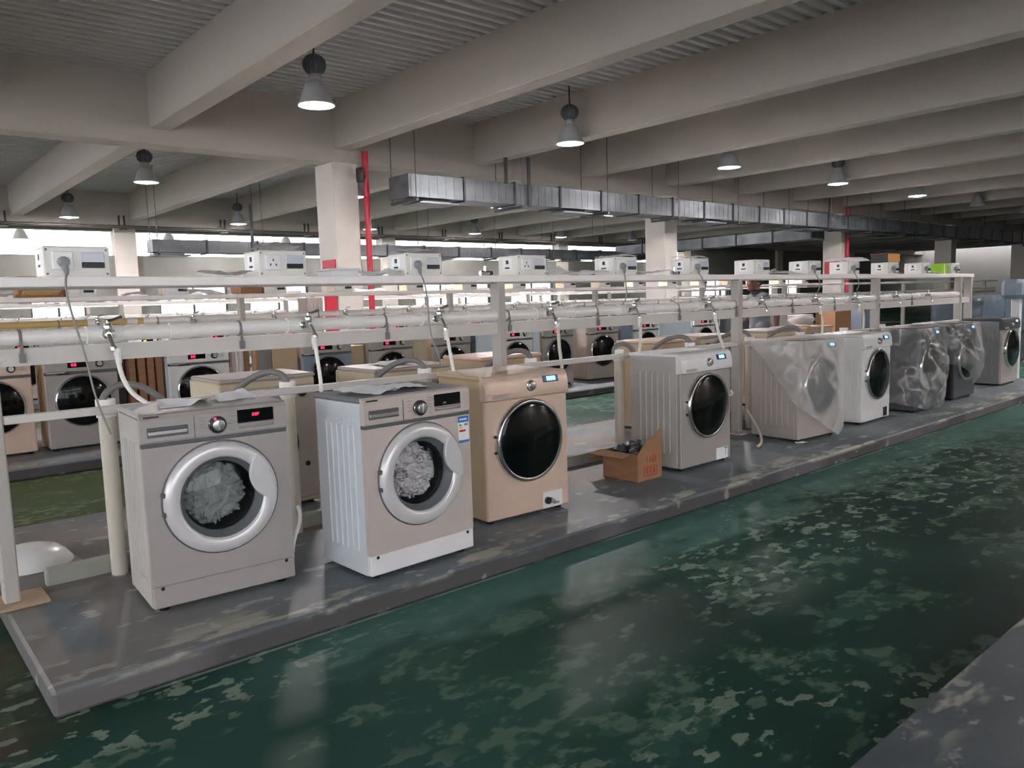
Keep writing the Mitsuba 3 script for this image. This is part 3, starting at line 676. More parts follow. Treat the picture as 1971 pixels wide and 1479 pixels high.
def machine_a(front, side, kick, panel, led=True, label=False, gap='m_gap', notch=False, top=None):
    """silver drum machine with an open ring door, long display and dial"""
    q = Proto(); D = .42
    cabinet(q, side, D, 6, True, top, notch)
    q.add('front_panel', prism_xz(sg.box(-W, .116, W, .688).difference(ring_poly(.176, 0, .448)), 0, .03), front)
    q.add('kick_panel', bx(-W, W, 0, .03, .022, .1135, .004), kick)
    q.add('kick_screw', cat(*[lathe([(0, .003), (.007, .002), (.008, 0)], (s * .26, 0, .104), '-y', 8) for s in (-1, 1)]), 'm_black_plastic')
    q.add('trim_strip', bx(-W, W, .006, .03, .689, .705), gap)
    q.add('control_panel', prism_yz([(.0, .705), (-.003, .712), (-.003, .80), (.004, .818), (.014, .824), (.028, .8255), (.028, .705)], -W - .001, W + .001), panel)
    q.add('panel_seam', bx(-.0925, -.0905, -.0055, .002, .707, .80), gap)
    d = q.add('detergent_drawer', cat(bx(-.274, -.117, -.0062, .002, .729, .769, .001)), gap)
    q.add(d + '__handle', cat(bx(-.272, -.119, -.012, -.005, .738, .756, .003)), 'm_brushed')
    b = q.add('dial', lathe([(.036, 0), (.036, .008), (.030, .012), (.026, .012)], (0, -.004, .753), '-y', 28), 'm_black_plastic', 40)
    q.add(b + '__knob', cat(lathe([(.026, .008), (.025, .026), (.021, .029), (0, .029)], (0, -.004, .753), '-y', 24), bx(-.004, .004, -.038, -.03, .732, .776, .003)), 'm_brushed', 40)
    q.add(b + '__rim', lathe([(.035, .006), (.037, .009), (.035, .012), (.034, .010)], (0, -.004, .753), '-y', 28), 'm_chrome', 40)
    if led: q.add(b + '__light', bx(-.016, -.006, -.0175, -.0155, .777, .785), 'm_red', emit=LCD_RED, weight=0.0)
    s = q.add('display', bx(.085, .24, -.0075, .002, .7485, .804, .001), 'm_black_glass')
    q.add(s + '__silver_bar', cat(bx(.086, .241, -.009, .002, .726, .735, .002), bx(.086, .241, -.009, .002, .737, .7465, .002)), 'm_brushed')
    if led: q.add(s + '__digits', digits('88F', .013, .145, -.0078, .774), 'm_red', emit=LCD_RED, weight=0.0)
    else: q.add(s + '__mark', bx(.135, .152, -.0085, -.007, .757, .766), 'm_hose_grey')
    # unreadable small print: maker's mark and the programme names
    q.add('maker_mark', cat(*[bx(-.284 + .0075 * i, -.284 + .0075 * i + .0055, -.0045, -.0015, .8085, .8155) for i in range(8)]), 'm_mark')
    q.add('programme_print', cat(*[bx(x - w, x + w, -.0065, -.003, z - .001, z + .001) for x, w, z in ((-.062, .012, .79), (-.06, .009, .775), (-.06, .008, .76), (-.054, .012, .745), (.06, .01, .795), (.062, .016, .782), (.06, .01, .765), (.06, .015, .752), (.062, .01, .722))]), 'm_mark_soft')
    r = q.add('door', lathe([(.236, .0), (.236, .010), (.230, .021), (.219, .028), (.205, .0305), (.184, .029), (.175, .024), (.171, .014)], (0, 0, .445), '-y', 56), 'm_ring', 50)
    q.add(r + '__edge_gap', lathe([(.2365, .003), (.243, .001), (.243, 0)], (0, 0, .445), '-y', 48), 'm_gap')
    q.add(r + '__bezel', lathe([(.172, .017), (.158, -.012), (.148, -.03)], (0, 0, .445), '-y', 48), 'm_rubber', 50)
    q.add(r + '__glass', lathe([(.150, -.022), (.12, -.006), (.06, .003), (0, .006)], (0, 0, .445), '-y', 40), 'm_door_glass', True)
    hp = ring_poly(.217, 0, .445).intersection(ring_poly(.122, .232, .527))
    q.add(r + '__handle', cat(prism_xz(hp.buffer(-.004), -.044, -.026), prism_xz(hp, -.039, -.026)), 'm_ring')
    q.add(r + '__hinge', cat(bx(-.243, -.228, -.02, -.004, .40, .42, .003), bx(-.243, -.228, -.02, -.004, .48, .50, .003)), 'm_gap')
    q.add('drum', cat(lathe([(.150, -.03), (.169, -.04), (.169, -.30), (.05, -.305), (0, -.30)], (0, 0, .448), '-y', 32)), 'm_drum', 50)
    if label:
        e = q.add('energy_label', bx(.226, .290, -.0012, .001, .553, .682), 'm_paper')
        q.add(e + '__band', cat(bx(.226, .290, -.0022, 0, .652, .682), bx(.226, .290, -.0022, 0, .553, .565)), 'm_blue_label')
        q.add(e + '__band_text', cat(*[bx(.234 + .0075 * i, .2395 + .0075 * i, -.0032, -.001, .663, .671) for i in range(6)]), 'm_paper')
        q.add(e + '__green_bar', bx(.232, .246, -.0022, 0, .636, .643), 'm_label_green')
        q.add(e + '__yellow_bar', bx(.232, .254, -.0022, 0, .622, .629), 'm_yellow')
        q.add(e + '__red_bar', bx(.232, .270, -.0022, 0, .606, .616), 'm_red')
        q.add(e + '__dark_arrow', bx(.262, .284, -.0022, 0, .635, .646), 'm_mark_soft')
    return q

def machine_b(front, side, panel, lcd=LCD_BLUE, hatch=None, top=None, ribs=6, door='m_chrome', lcd_text='188'):
    """drum machine with a big black glass door, curved panel with drawer slot, small dial and blue display"""
    q = Proto(); D = .455
    cabinet(q, side, D, ribs, False, top or panel)
    q.add('front_panel', bx(-W, W, 0, .03, .022, .688, .006), front)
    q.add('control_panel', prism_yz([(.004, .690), (-.008, .693), (-.013, .704), (-.014, .73), (-.009, .775), (0, .80), (.010, .817), (.022, .825), (.04, .827), (.04, .69)], -W - .002, W + .002), panel, 25)
    d = q.add('detergent_drawer', cat(bx(-W + .006, -.118, -.0165, -.009, .692, .7245, .004)), panel)
    q.add(d + '__slot', bx(-.255, -.13, -.0175, -.012, .698, .722, .004), 'm_side_taupe')
    b = q.add('dial', lathe([(.031, 0), (.031, .008), (.026, .011), (.024, .022), (.02, .025), (0, .025)], (.018, -.009, .753), '-y', 24), 'm_chrome', 40)
    q.add(b + '__grip', bx(.0, .036, -.037, -.033, .75, .757, .002), 'm_brushed')
    s = q.add('display', move(bx(.112, .226, -.002, .004, -.019, .019, .002), (0, -.0085, .781), rx=-.30), 'm_lcd_back')
    q.add(s + '__lit_area', move(bx(.138, .205, -.004, -.001, -.012, .014, .001), (0, -.0085, .781), rx=-.30), 'm_foam', emit=[c * .55 for c in lcd], weight=0.0)
    r = q.add('door', lathe([(.238, 0), (.240, .012), (.236, .026), (.226, .034), (.214, .030)], (0, 0, .446), '-y', 56), door, 60)
    q.add(r + '__glass', lathe([(.216, .029), (.20, .037), (.14, .05), (.07, .057), (0, .059)], (0, 0, .446), '-y', 48), 'm_black_glass', True)
    q.add(r + '__hinge', cat(bx(-.246, -.236, -.02, -.004, .395, .41, .003), bx(-.246, -.236, -.02, -.004, .485, .50, .003)), 'm_black_plastic')
    if hatch == 'open':
        f = q.add('filter_hatch', bx(.095, .245, -.006, .002, .026, .122, .004), 'm_white')
        q.add(f + '__recess', cat(bx(.103, .230, -.0075, -.004, .034, .114)), 'm_whitepanel')
        q.add(f + '__filter_cap', lathe([(.021, 0), (.021, .016), (.014, .018), (0, .012)], (.125, -.006, .073), '-y', 18), 'm_black_plastic', 40)
        q.add(f + '__drain_tube', cat(tube([(.145, -.012, .075), (.165, -.016, .062), (.178, -.014, .055)], [.016, .013, .009], 10), bx(.17, .215, -.014, -.004, .044, .055, .003)), 'm_plug')
    if hatch == 'label':
        f = q.add('sticker', bx(.118, .262, -.0012, .001, .006 + .02, .112), 'm_paper')
        q.add(f + '__teal_mark', cat(bx(.215, .255, -.0022, 0, .098, .108), bx(.23, .235, -.0022, 0, .05, .096)), 'm_teal')
    if hatch == 'hole':
        f = q.add('filter_hatch', bx(.14, .24, -.004, .002, .03, .125, .003), 'm_white')
        q.add(f + '__opening', bx(.15, .232, -.005, 0, .036, .119), 'm_black_plastic')
    return q

def machine_c(front, side, panel, led=LCD_RED, door='m_chrome', drawer='m_gap', rim=.228):
    """machine of the rear rows: flat panel, display left of the dial, black door"""
    q = Proto(); D = .47
    cabinet(q, side, D, 5, False, panel)
    q.add('front_panel', bx(-W, W, 0, .03, .022, .688, .006), front)
    q.add('control_panel', bx(-W, W, -.008, .03, .71, .825, .006), panel)
    q.add('trim_strip', bx(-W, W, -.004, .03, .689, .709), 'm_gap')
    d = q.add('detergent_drawer', bx(-.285, -.13, -.013, -.003, .70, .718, .004), 'm_brushed')
    q.add(d + '__slot', bx(-.20, -.10, -.012, -.003, .686, .699), 'm_black_plastic')
    s = q.add('display', bx(-.11, .06, -.0105, 0, .745, .797, .001), 'm_black_glass')
    if led: q.add(s + '__digits', digits('88', .027, -.085, -.011, .757), 'm_red', emit=led, weight=0.0)
    b = q.add('dial', lathe([(.034, 0), (.034, .008), (.028, .012), (.026, .022), (0, .022)], (.15, -.008, .77), '-y', 22), 'm_black_plastic', 40)
    q.add(b + '__knob', lathe([(.024, .02), (.022, .028), (0, .028)], (.15, -.008, .77), '-y', 20), 'm_brushed', 40)
    q.add('programme_print', cat(*[bx(.215, .25, -.0095, -.007, z, z + .003) for z in (.755, .77, .785)]), 'm_mark_soft')
    r = q.add('door', lathe([(rim + .008, 0), (rim + .01, .012), (rim + .004, .028), (rim - .006, .032)], (0, 0, .44), '-y', 44), door, 60)
    q.add(r + '__glass', lathe([(rim - .005, .031), (.19, .042), (.12, .055), (.05, .06), (0, .06)], (0, 0, .44), '-y', 40), 'm_black_glass', True)
    return q

def machine_back(side, top, ribs=4):
    """a machine seen from behind (placed turned round): back plate with its service opening, hose ports"""
    q = Proto(); D = .50
    cabinet(q, side, D, ribs, False, top)
    q.add('front_panel', bx(-W, W, 0, .03, .022, .80, .006), side)
    q.add('door', lathe([(.236, 0), (.236, .02), (.222, .032), (.05, .05), (0, .05)], (0, 0, .445), '-y', 36), 'm_black_glass', 60)
    q.add('back_plate', bx(-W + .01, W - .01, D - .001, D + .008, .05, .76, .004), 'm_side_taupe')
    q.add('service_opening', lathe([(0, -D - .012), (.185, -D - .012), (.19, -D - .006)], (0.02, 0, .40), '-y', 32), 'm_black_plastic')
    q.add('transit_bolt', cat(*[lathe([(0, -D - .014), (.014, -D - .013), (.016, -D - .008)], (x, 0, z), '-y', 10) for x, z in ((-.22, .70), (.22, .70), (-.22, .26), (.22, .26), (-.1, .72))]), 'm_black_plastic')
    q.add('hose_port', cat(cyl((.2, D, .74), (.2, D + .035, .74), .014, 10), cyl((-.2, D, .70), (-.2, D + .03, .70), .018, 10)), 'm_black_plastic')
    return q

# front row
def laundry(key_label, x, y, rz, m, seed):
    s = trimesh.creation.icosphere(subdivisions=6, radius=1.0); v = np.array(s.vertices)
    n = meshkit.fbm(v * 2.6 + seed, 4, seed) - .5; n2 = meshkit.fbm(v * 7 + seed, 3, seed + 5) - .5
    n4 = np.abs(meshkit.fbm(v * 9 + seed, 2, seed + 12) - .5); n3 = np.abs(meshkit.fbm(v * 4.5 + seed, 3, seed + 9) - .5)
    v = v * (1 + .45 * n[:, None] + .3 * n2[:, None] + 1.2 * np.minimum(n3, .12)[:, None] + .7 * np.minimum(n4, .08)[:, None] - .12) * np.array([.122, .10, .122])
    c, s_ = math.cos(math.radians(rz)), math.sin(math.radians(rz))
    single('laundry', (v + np.array([x + (-.01) * c - .12 * s_, y + .115 * c - .01 * s_, FT + .45]), np.array(s.faces)), m, key_label, 'laundry', True)
PA1 = machine_a('m_silver', 'm_side_grey', 'm_silver', 'm_silver')
PA2 = machine_a('m_silver_pink', 'm_side_pale', 'm_whitepanel', 'm_silver_pink', led=False, label=True, notch=True, top='m_silver_dark')
PA1.place('washing_machine', 1.155, 3.262, FT, -3.5, 'silver washing machine with red display and papers on top, nearest the rack end', 'washing machine')
PA2.place('washing_machine', 1.985, 2.985, FT, 2.2, 'silver washing machine with blue and white energy label and pale ribbed side', 'washing machine')
laundry('grey laundry inside the drum of the nearest silver machine', 1.155, 3.262, -3.5, 'm_cloth_dim', 2)
laundry('crumpled white laundry inside the machine with the energy label', 1.985, 2.985, 2.2, 'm_cloth', 7)
PG = machine_b('m_gold', 'm_gold_side', 'm_gold', hatch='open', top='m_gold_side', ribs=1)
PG.place('washing_machine', 2.885, 3.245, FT, -2.5, 'champagne gold washing machine with black door and open white filter hatch', 'washing machine')
machine_b('m_silver', 'm_side_grey', 'm_whitepanel', hatch='label', top='m_white').place('washing_machine', 4.635, 3.285, FT, 0, 'silver washing machine with white panel and top behind the open carton', 'washing machine')
machine_b('m_side_taupe', 'm_side_taupe', 'm_side_taupe').place('washing_machine', 6.125, 3.225, FT, -4, 'taupe washing machine draped diagonally with clear plastic film', 'washing machine')
PW = machine_b('m_white', 'm_white', 'm_white', hatch='hole', ribs=5)
PW.place('washing_machine', 7.245, 3.255, FT, 1.0, 'white washing machine with black door and open black filter hole', 'washing machine')
machine_b('m_charcoal', 'm_charcoal', 'm_charcoal').place('washing_machine', 8.23, 3.18, FT, 0, 'charcoal washing machine wrapped in plastic film down to its feet', 'washing machine')
machine_b('m_charcoal', 'm_black_plastic', 'm_charcoal').place('washing_machine', 9.34, 3.23, FT, 0, 'black washing machine with plastic film over its upper half', 'washing machine')
machine_b('m_silver', 'm_silver_dark', 'm_charcoal', ribs=5).place('washing_machine', 10.99, 3.29, FT, 0, 'grey washing machine with silver front at the far end of the front row', 'washing machine')

# second row, facing the camera
PS = {'silver': machine_c('m_silver', 'm_gold_side', 'm_silver'), 'white': machine_c('m_white', 'm_side_pale', 'm_whitepanel'),
      'gold': machine_c('m_gold', 'm_gold_side', 'm_gold', led=None), 'grey': machine_c('m_blue_wrap', 'm_side_grey', 'm_silver'), 'taupe': machine_c('m_side_taupe', 'm_side_taupe', 'm_silver', drawer='m_gap')}
for kind, x, y, rz, lab in (('gold', .93, 7.97, 0, 'gold machine with black door at the left end of the second row'),
                            ('silver', 1.62, 7.93, -1, 'silver machine with tan side left of the cardboard sheets in the second row'),
                            ('white', 2.685, 7.95, 0, 'white machine with red display and shiny black door in the second row'),
                            ('grey', 4.10, 7.96, 0, 'blue grey machine right of the tan carton in the second row'),
                            ('taupe', 4.93, 7.95, 0, 'champagne machine with red display in the second row'),
                            ('silver', 5.82, 7.95, 0, 'silver machine left of the pale foam boards in the second row'),
                            ('white', 6.90, 7.95, 0, 'white machine just right of the second front post in the second row'),
                            ('silver', 7.69, 7.95, 0, 'silver machine right of the narrow foam board in the second row'),
                            ('taupe', 8.62, 7.95, -9, 'taupe machine with wide visible side in the second row'),
                            ('white', 9.64, 7.95, 0, 'white machine right of the blue wrapped panel in the second row'),
                            ('white', 11.2, 7.97, 0, 'white machine veiled by plastic near the right of the second row')):
    PS[kind].place('washing_machine', x, y, FT, rz, lab, 'washing machine')
# third row: only panels and displays show under the front pipe
PR = machine_c('m_silver', 'm_side_grey', 'm_silver'); PRA = machine_c('m_white', 'm_side_grey', 'm_white', led=LCD_AMB)
for i, (x, a) in enumerate(((1.95, 0), (3.64, 1), (4.75, 0), (6.05, 0), (6.83, 0), (8.3, 0), (10.2, 0))):
    (PRA if a else PR).place('washing_machine', x, 13.0, FT, 0, 'far machine with %s display in the third row, %s from the left' % ('amber' if a else 'red', ORD[i]), 'washing machine', 'machines of the third row')
# back-to-back machines on the front platform, turned away
PB, PBG = machine_back('m_beige', 'm_side_taupe'), machine_back('m_gold_side', 'm_gold')
for p, x, y, lab in ((PB, 1.91, 4.98, 'beige machine turned away behind the first front machine'), (PB, 2.80, 4.76, 'beige machine turned away with papers on top behind the second front machine'),
                     (PBG, 3.77, 4.90, 'gold machine turned away behind the champagne front machine'), (PBG, 5.80, 4.94, 'gold machine turned away behind the silver machine by the carton'),
                     (PB, 6.62, 5.05, 'beige machine turned away behind the film draped machine'), (PB, 7.74, 5.0, 'beige machine turned away behind the white front machine'),
                     (PBG, 8.55, 5.0, 'gold machine turned away behind the charcoal machine')):
    p.place('washing_machine', x, y, FT, 180, lab, 'washing machine')
# ------------------------------------------------------------------ plastic film over three machines
def film(label, cx, y, rz, depth, lengths, off, seed, mat_='m_film', top=True, bulge=0.0):
    """film hung over a machine: lengths(u) is how far it hangs at each place along the path left side (back to front), front, right side"""
    w, h = .31, .835
    segs = [(-w, depth), (-w, -.03), (w, -.03), (w, depth)]
    L = np.r_[0, np.cumsum([math.dist(a, b) for a, b in zip(segs[:-1], segs[1:])])]
    def fn(u, v):
        s = u * L[-1]; p = np.zeros(u.shape + (3,))
        x = np.interp(s, L, [a for a, _ in segs]); yy = np.interp(s, L, [b for _, b in segs])
        hang = lengths(u); d = v * hang
        nx = np.interp(s, [0, L[1] - .05, L[1] + .05, L[2] - .05, L[2] + .05, L[3]], [-1, -1, 0, 0, 1, 1]); ny = np.interp(s, [0, L[1] - .05, L[1] + .05, L[2] - .05, L[2] + .05, L[3]], [0, 0, -1, -1, 0, 0])
        q = np.stack([s * 5, d * 3.0, np.full_like(s, seed)], -1)
        wr = (meshkit.fbm(q, 4, seed) - .3) + .35 * np.abs(np.sin(s * 13 + d * 9 + 4 * meshkit.noise(q * 1.3, seed + 3)))
        o = off * np.clip(wr, .0, 2) * np.clip(d * 9, .05, 1) + .008 + .05 * np.exp(-((y_front(s, L) - .0) ** 2)) * 0 + bulge * np.sin(np.clip(d / .84, 0, 1) * np.pi) * np.clip(1 - np.abs(s - (L[1] + L[2]) / 2) / .45, 0, 1)
        door = .055 * np.clip(1 - ((s - (L[1] + L[2]) / 2) ** 2 + (d - .40) ** 2) / .075, 0, 1)
        o = o + door
        p[..., 0] = x + nx * o; p[..., 1] = yy + ny * o; p[..., 2] = np.maximum(h - d, .006)
        return p
    def y_front(s, L): return s
    m = sheet(96, 56, fn)
    if top:
        def ft(u, v):
            q = np.stack([u * 4, v * 4, np.full_like(u, seed + .5)], -1)
            return np.stack([-w - .008 + u * 2 * (w + .008), -.038 + v * (depth + .038), h + .002 + .022 * np.clip(meshkit.fbm(q, 4, seed) - .3, 0, 1)], -1)
        m = cat(m, sheet(28, 24, ft))
    m = move(m, (cx, y, FT), rz=math.radians(rz))
    single('plastic_film', m, mat_, label, 'plastic film', True)
film('clear plastic film hanging diagonally over the taupe machine', 6.125, 3.225, -4, .44, lambda u: np.interp(u, [0, .05, .30, .64, .66, 1], [.04, .10, .55, .83, .80, .5]), .03, 3)
film('clear plastic film wrapping the charcoal machine down to the platform', 8.23, 3.18, 0, .44, lambda u: np.interp(u, [0, .28, .35, .5, .66, 1], [.72, .76, .80, .81, .81, .7]), .05, 11, 'm_film_thin', bulge=.06)
film('clear plastic film over the upper half of the black machine', 9.34, 3.23, 0, .44, lambda u: np.interp(u, [0, .28, .33, .5, .62, 1], [.40, .43, .46, .68, .62, .5]), .06, 23, 'm_film_thin', bulge=.05)

# ------------------------------------------------------------------ papers
def paper(label, pts, z, seed, mat_='m_paper', amp=.02, group=None):
    """a loose sheet: pts are its four corners (x, y)"""
    p = np.array(pts, float)
    def fn(u, v):
        xy = (p[0] * (1 - u[..., None]) * (1 - v[..., None]) + p[1] * u[..., None] * (1 - v[..., None]) + p[2] * u[..., None] * v[..., None] + p[3] * (1 - u[..., None]) * v[..., None])
        q = np.stack([u * 2.2, v * 2.2, np.full_like(u, seed * 1.7)], -1)
        zz = z + .002 + amp * np.clip(meshkit.fbm(q, 3, seed) * 1.6 - .5, 0, 1)
        return np.concatenate([xy, zz[..., None]], -1)
    single('paper', thick(sheet(14, 14, fn), .0012), mat_, label, 'paper', True, group)
TOPZ = FT + H + .001
paper('white test sheets curling on top of the nearest silver machine', [(.975, 3.40), (1.19, 3.37), (1.22, 3.58), (1.02, 3.62)], TOPZ, 4, amp=.045)
paper('white sheet lying on the right half of the nearest machine top', [(1.225, 3.40), (1.41, 3.44), (1.41, 3.62), (1.25, 3.64)], TOPZ + .001, 9, amp=.04)
paper('white sheets on top of the machine with the energy label, left one', [(1.71, 3.06), (1.92, 3.04), (1.98, 3.30), (1.73, 3.33)], TOPZ, 5, amp=.035)
paper('white sheets on top of the machine with the energy label, right one', [(1.93, 3.07), (2.13, 3.10), (2.15, 3.32), (1.97, 3.33)], TOPZ, 8, amp=.03)
paper('papers on the beige machine behind the machine with the energy label', [(2.66, 4.40), (2.88, 4.36), (2.92, 4.60), (2.70, 4.66)], TOPZ, 12, amp=.035)
SZ = 1.489
for i, (lab, pts, sd, amp) in enumerate((
        ('grey crumpled papers on the shelf left of the second socket box', [(1.42, 3.85), (1.60, 3.86), (1.60, 4.1), (1.40, 4.1)], 31, .05),
        ('crumpled white papers on the shelf left of the third socket box', [(2.27, 3.84), (2.48, 3.85), (2.47, 4.1), (2.25, 4.1)], 34, .07),
        ('rolled papers on the shelf right of the fourth socket box', [(3.63, 3.84), (3.86, 3.86), (3.88, 4.12), (3.64, 4.12)], 35, .075),
        ('torn papers on the shelf left of the fifth socket box', [(3.98, 3.82), (4.26, 3.84), (4.24, 4.1), (3.95, 4.12)], 36, .055),
        ('white sheet hanging over the shelf edge right of the fifth socket box', [(4.57, 3.80), (4.98, 3.83), (4.96, 4.12), (4.6, 4.12)], 39, .06),
        ('grey papers on the shelf right of the seventh socket box', [(6.38, 3.85), (6.62, 3.86), (6.6, 4.1), (6.38, 4.1)], 40, .06),
        ('papers on the shelf left of the eighth socket box', [(6.72, 3.83), (6.98, 3.84), (6.95, 4.1), (6.7, 4.1)], 43, .05),
        ('white paper on the shelf beside the green cartons', [(9.95, 3.84), (10.25, 3.84), (10.25, 4.0), (9.95, 4.0)], 45, .04))):
    paper(lab, pts, SZ, sd, 'm_paper' if i not in (0, 5) else 'm_paper_grey', amp)
BZ = SZ + .132
paper('folded grey papers on top of the second socket box', [(1.64, 3.85), (1.86, 3.84), (1.87, 4.02), (1.66, 4.02)], BZ, 51, 'm_paper_grey', .06)
paper('folded papers on top of the third socket box', [(2.46, 3.83), (2.80, 3.82), (2.83, 4.02), (2.50, 4.02)], BZ, 52, 'm_paper_grey', .04)
paper('papers on top of the fifth socket box', [(4.28, 3.84), (4.54, 3.83), (4.54, 4.02), (4.28, 4.02)], BZ, 55, 'm_paper', .03)
paper('papers on top of the sixth socket box', [(5.18, 3.84), (5.46, 3.83), (5.46, 4.02), (5.18, 4.02)], BZ, 56, 'm_paper', .03)
# a bowed white sheet over the ninth box
def bow(u, v):
    return np.stack([7.74 + .52 * u, 3.80 + .24 * v, BZ + .012 + .028 * np.sin(u * np.pi) - .05 * np.clip(np.abs(u - .5) - .36, 0, 1)], -1)
single('paper', thick(sheet(20, 6, bow), .0015), 'm_paper', 'white bowed sheet draped over the ninth socket box', 'paper', True)
k = thing('shoebox', 'small black and tan carton on top of the tenth socket box', 'carton')
part(k, 'base', bx(8.77, 9.04, 3.835, 4.03, BZ, BZ + .085, .004), 'm_black_plastic')
part(k, 'front_face', bx(8.765, 9.045, 3.828, 3.836, BZ, BZ + .088), 'm_orange'); part(k, 'lid', bx(8.762, 9.048, 3.826, 4.035, BZ + .086, BZ + .094, .002), 'm_carton')
k = thing('carton', 'small green carton on the shelf left of the last socket box', 'carton')
part(k, 'body', bx(10.27, 10.51, 3.86, 4.06, SZ, SZ + .125, .003), 'm_green'); part(k, 'tape', bx(10.38, 10.40, 3.8585, 3.861, SZ, SZ + .125), 'm_paper')
k = thing('carton', 'flat white carton on the shelf in front of the first column', 'carton')
part(k, 'base', bx(2.02, 2.19, 3.835, 3.98, SZ, SZ + .028, .003), 'm_paper'); part(k, 'lid', bx(2.01, 2.20, 3.83, 3.985, SZ + .028, SZ + .040, .003), 'm_white')
for i, (x, lab) in enumerate(((3.10, 'small chrome fitting lying on the shelf left of the fourth socket box'), (5.04, 'small chrome fitting lying on the shelf left of the sixth socket box'))):
    k = thing('pipe_fitting', lab, 'fitting')
    part(k, 'body', cat(cyl((x, 3.9, SZ + .016), (x + .07, 3.9, SZ + .016), .015, 10), cyl((x + .04, 3.9, SZ + .016), (x + .04, 3.9, SZ + .06), .011, 10)), 'm_chrome', 40)
    part(k, 'cap', cyl((x + .07, 3.9, SZ + .016), (x + .095, 3.9, SZ + .016), .013, 10), 'm_black_plastic', 40)

# ------------------------------------------------------------------ the open carton beside the silver machine
k = thing('carton', 'open brown cardboard carton with red print full of metal parts on the platform', 'carton')
cx0, cx1, cy0, cy1, ch, w = 3.915, 4.165, 3.318, 3.63, .185, .005
part(k, 'side_panel', bx(cx0, cx0 + w, cy0, cy1, FT + .001, FT + ch), 'm_carton'); part(k, 'side_panel', bx(cx1 - w, cx1, cy0, cy1, FT + .001, FT + ch), 'm_carton')
part(k, 'front_panel', prism_xz([(cx0, FT + .001), (cx1, FT + .001), (cx1, FT + .31), (cx1 - .02, FT + .335), (cx1 - .06, FT + .30), (cx0 + .12, FT + .285), (cx0 + .05, FT + .23), (cx0, FT + ch)], cy0, cy0 + w), 'm_carton')
part(k, 'back_panel', bx(cx0, cx1, cy1 - w, cy1, FT + .001, FT + ch), 'm_carton'); part(k, 'base', bx(cx0, cx1, cy0, cy1, FT + .001, FT + .006), 'm_carton')
part(k, 'flap', move(bx(-.11, 0, cy0 + .05, cy1 + .02, -.002, .002), (cx0, 0, FT + ch), ry=-.12), 'm_carton')
part(k, 'flap', move(bx(cx0 - .05, cx1 - .05, 0, .12, -.002, .002), (0, cy1, FT + ch), rx=-.75), 'm_carton')
part(k, 'printed_mark', cat(*[bx(cx0 + a, cx0 + b, cy0 - .0012, cy0 + .001, FT + c, FT + d) for a, b, c, d in ((.06, .20, .03, .036), (.06, .20, .09, .096), (.06, .066, .03, .096), (.195, .20, .03, .096), (.085, .105, .045, .085), (.12, .14, .045, .085), (.155, .18, .045, .085), (.09, .10, .12, .17), (.12, .135, .12, .165), (.15, .165, .115, .175), (.175, .19, .12, .16))]), 'm_print')
for i, (x, y, z, r) in enumerate(((4.05, 3.44, .20, .3), (4.09, 3.52, .19, 1.1), (3.98, 3.40, .17, 2.0), (4.0, 3.55, .175, .8))):
    q = cat(lathe([(.0, .03), (.035, .03), (.045, .02), (.045, -.02), (.03, -.03), (0, -.03)], n=14), cyl((0, 0, .03), (0, 0, .06), .014, 10), bx(-.06, .06, -.012, .012, -.012, .012, .003))
    q = move(q, (x, y, FT + z), rz=r * 2, rx=r)
    single('metal_part', q, 'm_drum' if i % 2 else 'm_galv', 'metal pump part in the open carton, %s' % ('uppermost', 'at the back', 'at the front left', 'at the back left')[i], 'metal part', 40, 'parts in the open carton')
single('metal_part', cat(bx(3.93, 4.15, 3.33, 3.61, FT + .06, FT + .15, .02)), 'm_black_plastic', 'dark parts filling the bottom of the open carton', 'metal part')
k = thing('plastic_scrap', 'white plastic scrap under the corner of the film draped machine', 'scrap')
part(k, 'sheet', thick(sheet(10, 8, lambda u, v: np.stack([5.78 + .10 * u + .02 * v, 3.20 + .05 * v + .02 * np.sin(u * 5), FT + .004 + .007 * np.sin(u * 6) ** 2], -1)), .003), 'm_paper', True)
for p, lab in (([(5.42, 3.36, .115), (5.55, 3.42, .10), (5.70, 3.50, .13), (5.78, 3.60, .22), (5.80, 3.70, .33)], 'pale hose lying on the platform left of the film draped machine'),
               ([(4.96, 3.55, .70), (5.06, 3.54, .60), (5.20, 3.52, .54), (5.36, 3.55, .53), (5.42, 3.70, .56)], 'thin white hose looping from the right side of the silver machine to the standpipe')):
    single('hose', tube(curve(p), .011, 8), 'm_pvc_old', lab, 'hose', True)
single('hose', tube(curve([(1.66, 3.64, .33), (1.66, 3.62, .25), (1.62, 3.60, .18), (1.585, 3.56, .12), (1.57, 3.53, .108)]), .010, 8), 'm_pvc', 'short white corrugated hose end hanging behind the machine with the energy label', 'hose', True)

